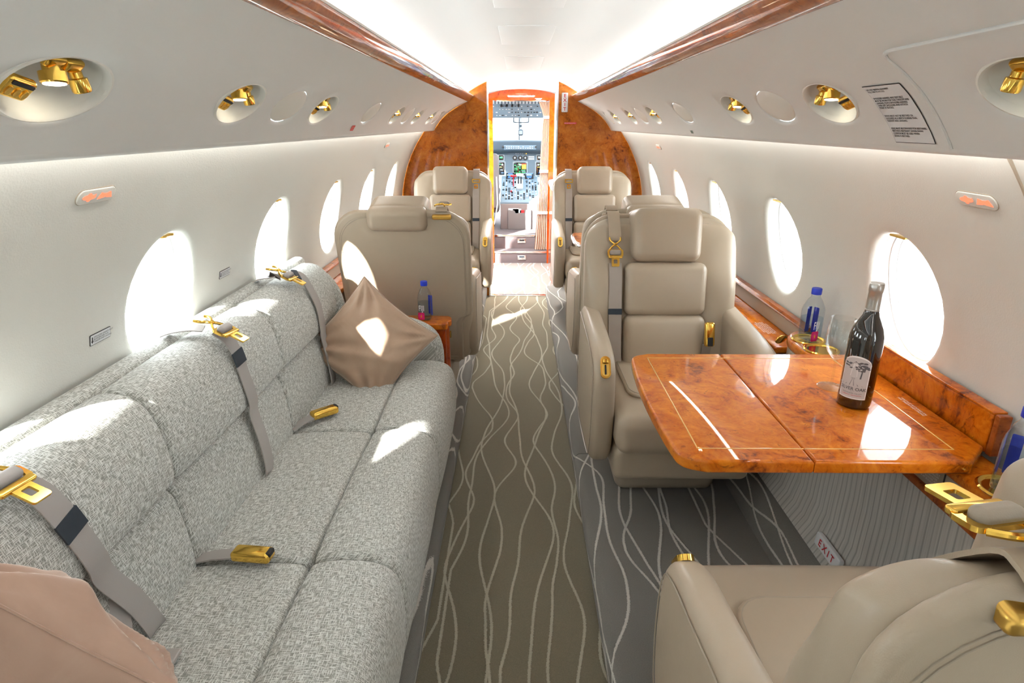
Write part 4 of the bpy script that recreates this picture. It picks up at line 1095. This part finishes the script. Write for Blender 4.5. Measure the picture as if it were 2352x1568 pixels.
struct('ceiling_flightdeck', loft([[(-.82, y, z), (.82, y, z), (.82, y, z + .03), (-.82, y, z + .03)] for y, z in ((6.65, 1.76), (7.2, 1.72), (7.45, 1.60), (7.75, 1.56))]), MAT['cockl'])
wf = struct('window_19', join(tube([(-.02, 8.2, 1.24), (-.02, 7.80, 1.57)], .008, 6), tube([(-.70, 7.9, 1.22), (-.70, 7.6, 1.6)], .02, 6), tube([(.70, 7.9, 1.22), (.70, 7.6, 1.6)], .02, 6)), MAT['cockd'])
obj('windshield_pane', loft([[(-.70, 8.22, 1.22), (.70, 8.22, 1.22)], [(-.70, 7.80, 1.57), (.70, 7.80, 1.57)]], closed=False), MAT['pane'], wf)

rnd = random.Random(11)
def at_panel(name, label, cat, M4):
    lo = M4.translation.copy(); r = thing(name, label, cat, lo); m = M4.copy(); m.translation = (0, 0, 0)
    def put(n, g, mt, p=None): return obj(n, mat4(g, m), mt, p or r)
    return r, put
def bx(x, y, w, h, t=.006, z=0.0, r=.002): return mv(rbox(w, h, t, min(r, w * .3, h * .3, t * .45), 1, 1), x, y, z)
def knob(x, y, r, h): return mv(lathe([(.0001, 0), (r, 0), (r * .85, h), (.0001, h)], 10), x, y, 0)
# overhead panel
r, put = at_panel('overhead_panel', 'grey overhead switch panel at the top of the cockpit doorway', 'cockpit panel', frame((-.03, 7.28, 1.605), (1, 0, 0), (0, -.86, -.5)))
put('panel_plate', rbox(.62, .22, .03, .006, 1, 1), MAT['cock'])
put('upper_strip', bx(0, .088, .60, .052, .036), MAT['cockl'])
for k in range(15): put('breaker_bar', bx(-.26 + k * .037, .086, .013, .044, .044), MAT['cockd'])
sw = []; sd = []
for rr in range(4):
    for c in range(17):
        x = -.28 + c * .035 + rnd.uniform(-.004, .004); y = .035 - rr * .036
        if rnd.random() < .30: continue
        g = bx(x, y, rnd.choice((.010, .016, .022)), rnd.choice((.008, .012)), .008, .018)
        (sw if rnd.random() < .55 else sd).append(g)
for g in sw: put('switch', g, MAT['paper'])
for g in sd: put('switch', g, MAT['black'])
for x in (-.19, -.13, -.07, .0): put('selector_knob', mv(knob(x, .048, .012, .03), 0, 0, .015), MAT['black'])
# grab handle and compass
gh = thing('grab_handle', 'dark U shaped grab handle under the overhead panel', 'handle', (0, 7.34, 1.49))
obj('bar', tube(spline([(-.084, 0, .03), (-.084, 0, -.015), (-.07, 0, -.032), (.07, 0, -.032), (.084, 0, -.015), (.084, 0, .03)], 5), .007, 8), MAT['cockd'], gh)
for x in (-.084, .084): obj('mount', mv(rbox(.03, .03, .03, .008), x, 0, .04), MAT['cockd'], gh)
cm = thing('standby_compass', 'small dark standby compass hanging in the windshield', 'compass', (-.003, 7.86, 1.345))
obj('compass_body', rbox(.062, .05, .074, .018, 3, 2), MAT['cockd'], cm)
obj('compass_face', mv(slab(rrect(.040, .044, .010), .004, axis='y'), 0, -.026, 0), MAT['cockl'], cm)
obj('stalk', tube([(0, 0, .03), (0, -.02, .12), (0, -.08, .23)], .008, 8), MAT['cockl'], cm)
obj('bracket', mv(rbox(.032, .02, .03, .006), 0, -.01, .075), MAT['cockd'], cm)
# glareshield
r, put = at_panel('glareshield', 'dark blue grey glareshield with a row of white legends', 'cockpit panel', frame((-.05, 7.95, 1.19), (1, 0, 0), (0, -1, .12)))
put('hood', xf(mv(rbox(1.32, .135, .30, .03, 3, 8), 0, 0, -.13), lambda x, y, z: (x, y - .02 * (x / .66) ** 2, z)), MAT['cockd'])
put('control_strip', bx(.04, -.025, .40, .052, .01, .018), MAT['cock'])
for k in range(12):
    for q in range(2):
        if rnd.random() < .85: put('legend', bx(-.125 + k * .029, -.016 - q * .019, .012 if rnd.random() < .7 else .020, .008, .004, .025), MAT['paper'])
for x in (-.17, .235): put('side_knob', mv(knob(x, -.02, .013, .03), 0, 0, .018), MAT['black'])
# instrument panel with displays
r, put = at_panel('instrument_panel', 'blue grey instrument panel with lit green and yellow centre display', 'cockpit panel', frame((-.05, 8.12, .92), (1, 0, 0), (0, -1, .08)))
put('panel_plate', rbox(1.30, .44, .03, .008, 1, 1), MAT['cock'])
def display(x, y, w, h):
    b = put('display_bezel', bx(x, y, w + .026, h + .026, .012, .016, .004), MAT['cockl'])
    return put('display_screen', bx(x, y, w, h, .004, .024), MAT['screen'])
d = display(.044, -.020, .165, .155)
for yy in range(7):
    for xx in range(5):
        if rnd.random() < .8: put('readout', bx(-.022 + xx * .016 + rnd.uniform(-.003, .003), .042 - yy * .019, rnd.uniform(.006, .014), rnd.choice((.004, .008, .012)), .002, .0275, .0005), MAT['e_green'], d)
for yy in range(6):
    put('readout', bx(.092, .040 - yy * .012, .055, .008, .002, .0275, .0005), MAT['e_screenred' if yy == 0 else 'e_yellow'], d)
for yy in range(4): put('readout', bx(.088 + rnd.uniform(-.01, .01), -.038 - yy * .014, .05, .006, .002, .0275, .0005), MAT['e_cyan' if yy % 2 else 'e_green'], d)
for x in (-.20, .29):
    d = display(x, -.02, .085, .155)
    for k in range(4): put('readout', bx(x + rnd.uniform(-.02, .02), -.07 + k * .035, .03, .006, .002, .0275, .0005), MAT[('e_blue', 'e_cyan', 'e_yellow', 'e_green')[k]], d)
for x, w in ((-.20, .06), (.29, .06)):
    d = display(x, .115, w, .055)
    put('readout', bx(x, .118, w * .6, .02, .002, .0275, .0005), MAT['e_green' if x < 0 else 'e_cyan'], d)
for k, x in enumerate((-.025, .044, .108)):
    g_ = put('gauge', mv(lathe([(.0001, .01), (.022, .01), (.024, .012), (.028, .012), (.028, 0)], 20), x, .112, .016), MAT['black'])
    put('gauge_face', mv(slab(ellipse(.012, .014, 14), .002), x, .114, .028), MAT['cockl'], g_)
for y in (.125, .100): put('legend_plate', bx(.185, y, .075, .018, .006, .018), MAT['paper'])
for k in range(6): put('annunciator', bx(-.01 + k * .026, .165, .010, .012, .006, .018), MAT['e_amber' if k == 5 else 'paper'])
# centre pedestal
r, put = at_panel('centre_pedestal', 'cockpit centre pedestal with throttle levers and two blue screens', 'cockpit panel', frame((-.015, 7.60, .685), (1, 0, 0), (0, -.32, .95)))
put('pedestal_top', rbox(.45, .76, .04, .008, 1, 1), MAT['cock'])
for x in (-.115, .12):
    d = put('display_screen', mv(rot(rbox(.11, .085, .01, .003, 1, 1), 'X', .7), x, .31, .05), MAT['screen'])
    for k in range(4): put('readout', mv(rot(bx(0, -.028 + k * .018, rnd.uniform(.05, .09), .010, .002, .006, .0005), 'X', .7), x, .31, .05), MAT['e_blue' if k != 2 else 'e_cyan'], d)
for xx in range(12):
    for yy in range(13):
        x, y = -.195 + xx * .0355, .21 - yy * .042
        if abs(x - .005) < .05 and y > -.12: continue
        q = rnd.random()
        if q < .30: put('key', bx(x, y, .018, .016, .012, .024), MAT['paper' if rnd.random() < .45 else 'cockd'])
        elif q < .55: put('knob', mv(knob(x, y, .010, .022), 0, 0, .018), MAT['black' if rnd.random() < .6 else 'cockl'])
        elif q < .8: put('key', bx(x, y, .026, .010, .010, .024), MAT['black' if rnd.random() < .5 else 'cockl'])
put('quadrant', xf(mv(rbox(.085, .26, .05, .02, 2, 4), 0, .09, .03), lambda x, y, z: (x, y, z)), MAT['cockl'])
for x in (-.014, .018):
    put('throttle_lever', tube([(x, .06, .03), (x, .10, .13)], .008, 6), MAT['black'])
put('throttle_grip', mv(rbox(.09, .03, .03, .010, 2, 1), .002, .115, .145), MAT['whiteink'])
put('fuel_lever', tube([(-.075, .06, .02), (-.075, .09, .13)], .006, 6), MAT['red'])
put('fuel_lever_grip', mv(rbox(.075, .022, .022, .008, 2, 1), -.075, .095, .14), MAT['red'])
put('red_knob', mv(knob(-.10, -.10, .010, .02), 0, 0, .02), MAT['red'])
put('pedestal_body', mv(rbox(.44, .72, .03, .005, 1, 1), 0, 0, -.03), MAT['panelbrown'])
pb = thing('pedestal_pocket', 'taupe panel with a notched paper pocket at the aft end of the pedestal', 'cockpit panel', (-.015, 7.20, .277))
obj('back_panel', mv(rbox(.445, .03, .29, .006, 1, 1), 0, .02, .145), MAT['panelbrown'], pb)
pk = [(-.136, .0), (.136, .0), (.136, .225), (.075, .225), (.06, .19), (-.045, .185), (-.06, .215), (-.136, .225)]
obj('pocket', mv(slab(pk, .03, .004, axis='y'), 0, -.012, 0), MAT['seatgrey'], pb)
for x, z, w, m_ in ((-.07, .17, .12, 'paper'), (-.03, .165, .10, 'cockl'), (.03, .15, .05, 'red')): obj('paper', mv(rbox(w, .003, .14, .001, 1, 1), x, .002, z), MAT[m_], pb)
# crew seat on the left
cs = thing('crew_seat', 'grey crew seat just visible at the left of the cockpit doorway', 'seat', (-.48, 7.25, .277))
obj('backrest', mv(rbox(.46, .12, .62, .05, 4, 4), 0, -.04, .54), MAT['seatgrey'], cs)
obj('headrest', mv(rbox(.26, .09, .16, .035, 3, 3), 0, -.03, .92), MAT['seatgrey'], cs)
obj('seat_cushion', mv(rbox(.46, .46, .12, .04, 3, 3), 0, .2, .24), MAT['seatgrey'], cs)
obj('seat_base', mv(rbox(.34, .36, .19, .02, 2, 1), 0, .2, .10), MAT['cockd'], cs)
obj('armrest', mv(rbox(.05, .30, .06, .02, 3, 2), .21, .10, .42), MAT['black'], cs)
obj('harness_strap', tube([(.20, -.10, .60), (.21, -.10, .30), (.17, -.09, .06)], .008, 6), MAT['paper'], cs)
# doorway curtain drawn to the right
cu = thing('doorway_curtain', 'beige pleated curtain tied back on the right of the cockpit doorway', 'curtain', (.24, 6.70, .15))
rings = []
for z, xl, xr, am in ((1.655, .175, .292, .012), (1.58, .205, .292, .014), (1.505, .228, .288, .008), (1.42, .215, .290, .014), (1.1, .200, .290, .016), (.967, .196, .284, .009), (.86, .19, .29, .016), (.60, .178, .292, .018), (.535, .178, .286, .012), (.45, .172, .292, .018), (.135, .150, .296, .02)):
    rings.append([(xl + (xr - xl) * k / 60 - .24, am * math.sin(k / 60 * 2 * PI * 6.5), z - .15) for k in range(61)] + [(xr - (xr - xl) * k / 60 - .24, am * math.sin((60 - k) / 60 * 2 * PI * 6.5) + .006, z - .15) for k in range(61)])
obj('curtain_fabric', loft(list(reversed(rings))), MAT['curtain'], cu)
for z, xl, xr in ((1.505, .224, .292), (.967, .192, .288), (.535, .172, .29)):
    obj('tieback', mv(rbox(xr - xl, .05, .03, .008, 2, 1), (xl + xr) / 2 - .24, 0, z - .15), MAT['lining'], cu)
obj('curtain_rail', mv(rbox(.56, .014, .012, .003, 1, 1), -.24, 0, 1.665 - .15), MAT['chrome'], cu)
# vestibule cabinet and dome light
gc = thing('galley_cabinet', 'burl cabinet with a rounded white top just inside the vestibule on the right', 'cabinet', (.39, 6.2, 0))
co_ = smooth2([(.44, 5.55), (.30, 5.60), (.272, 5.72), (.272, 6.45), (.30, 6.58), (.44, 6.58)], 2)
obj('cabinet_body', mv(slab(inset(ccw(co_), .012), .86), -.39, -6.2, .432), MAT['burl2'], gc)
obj('cabinet_top', mv(slab(co_, .035, .010), -.39, -6.2, .88), MAT['white'], gc)
dl = thing('dome_light', 'small frosted dome light on the vestibule ceiling above the doorway', 'ceiling light', (.0, 5.85, 1.770))
obj('light_frame', mv(slab(rrect(.17, .13, .03), .010, .004), 0, 0, -.004), MAT['white'], dl)
obj('diffuser', mv(slab(rrect(.13, .09, .025), .014, .006), 0, 0, -.010), MAT['e_white'], dl)
# ------------------------------------------------------------------ ground outside
struct('ground_outside', slab([(-400, -400), (400, -400), (400, 400), (-400, 400)], .1), MAT['tarmac']).location = (0, 0, -2.3)
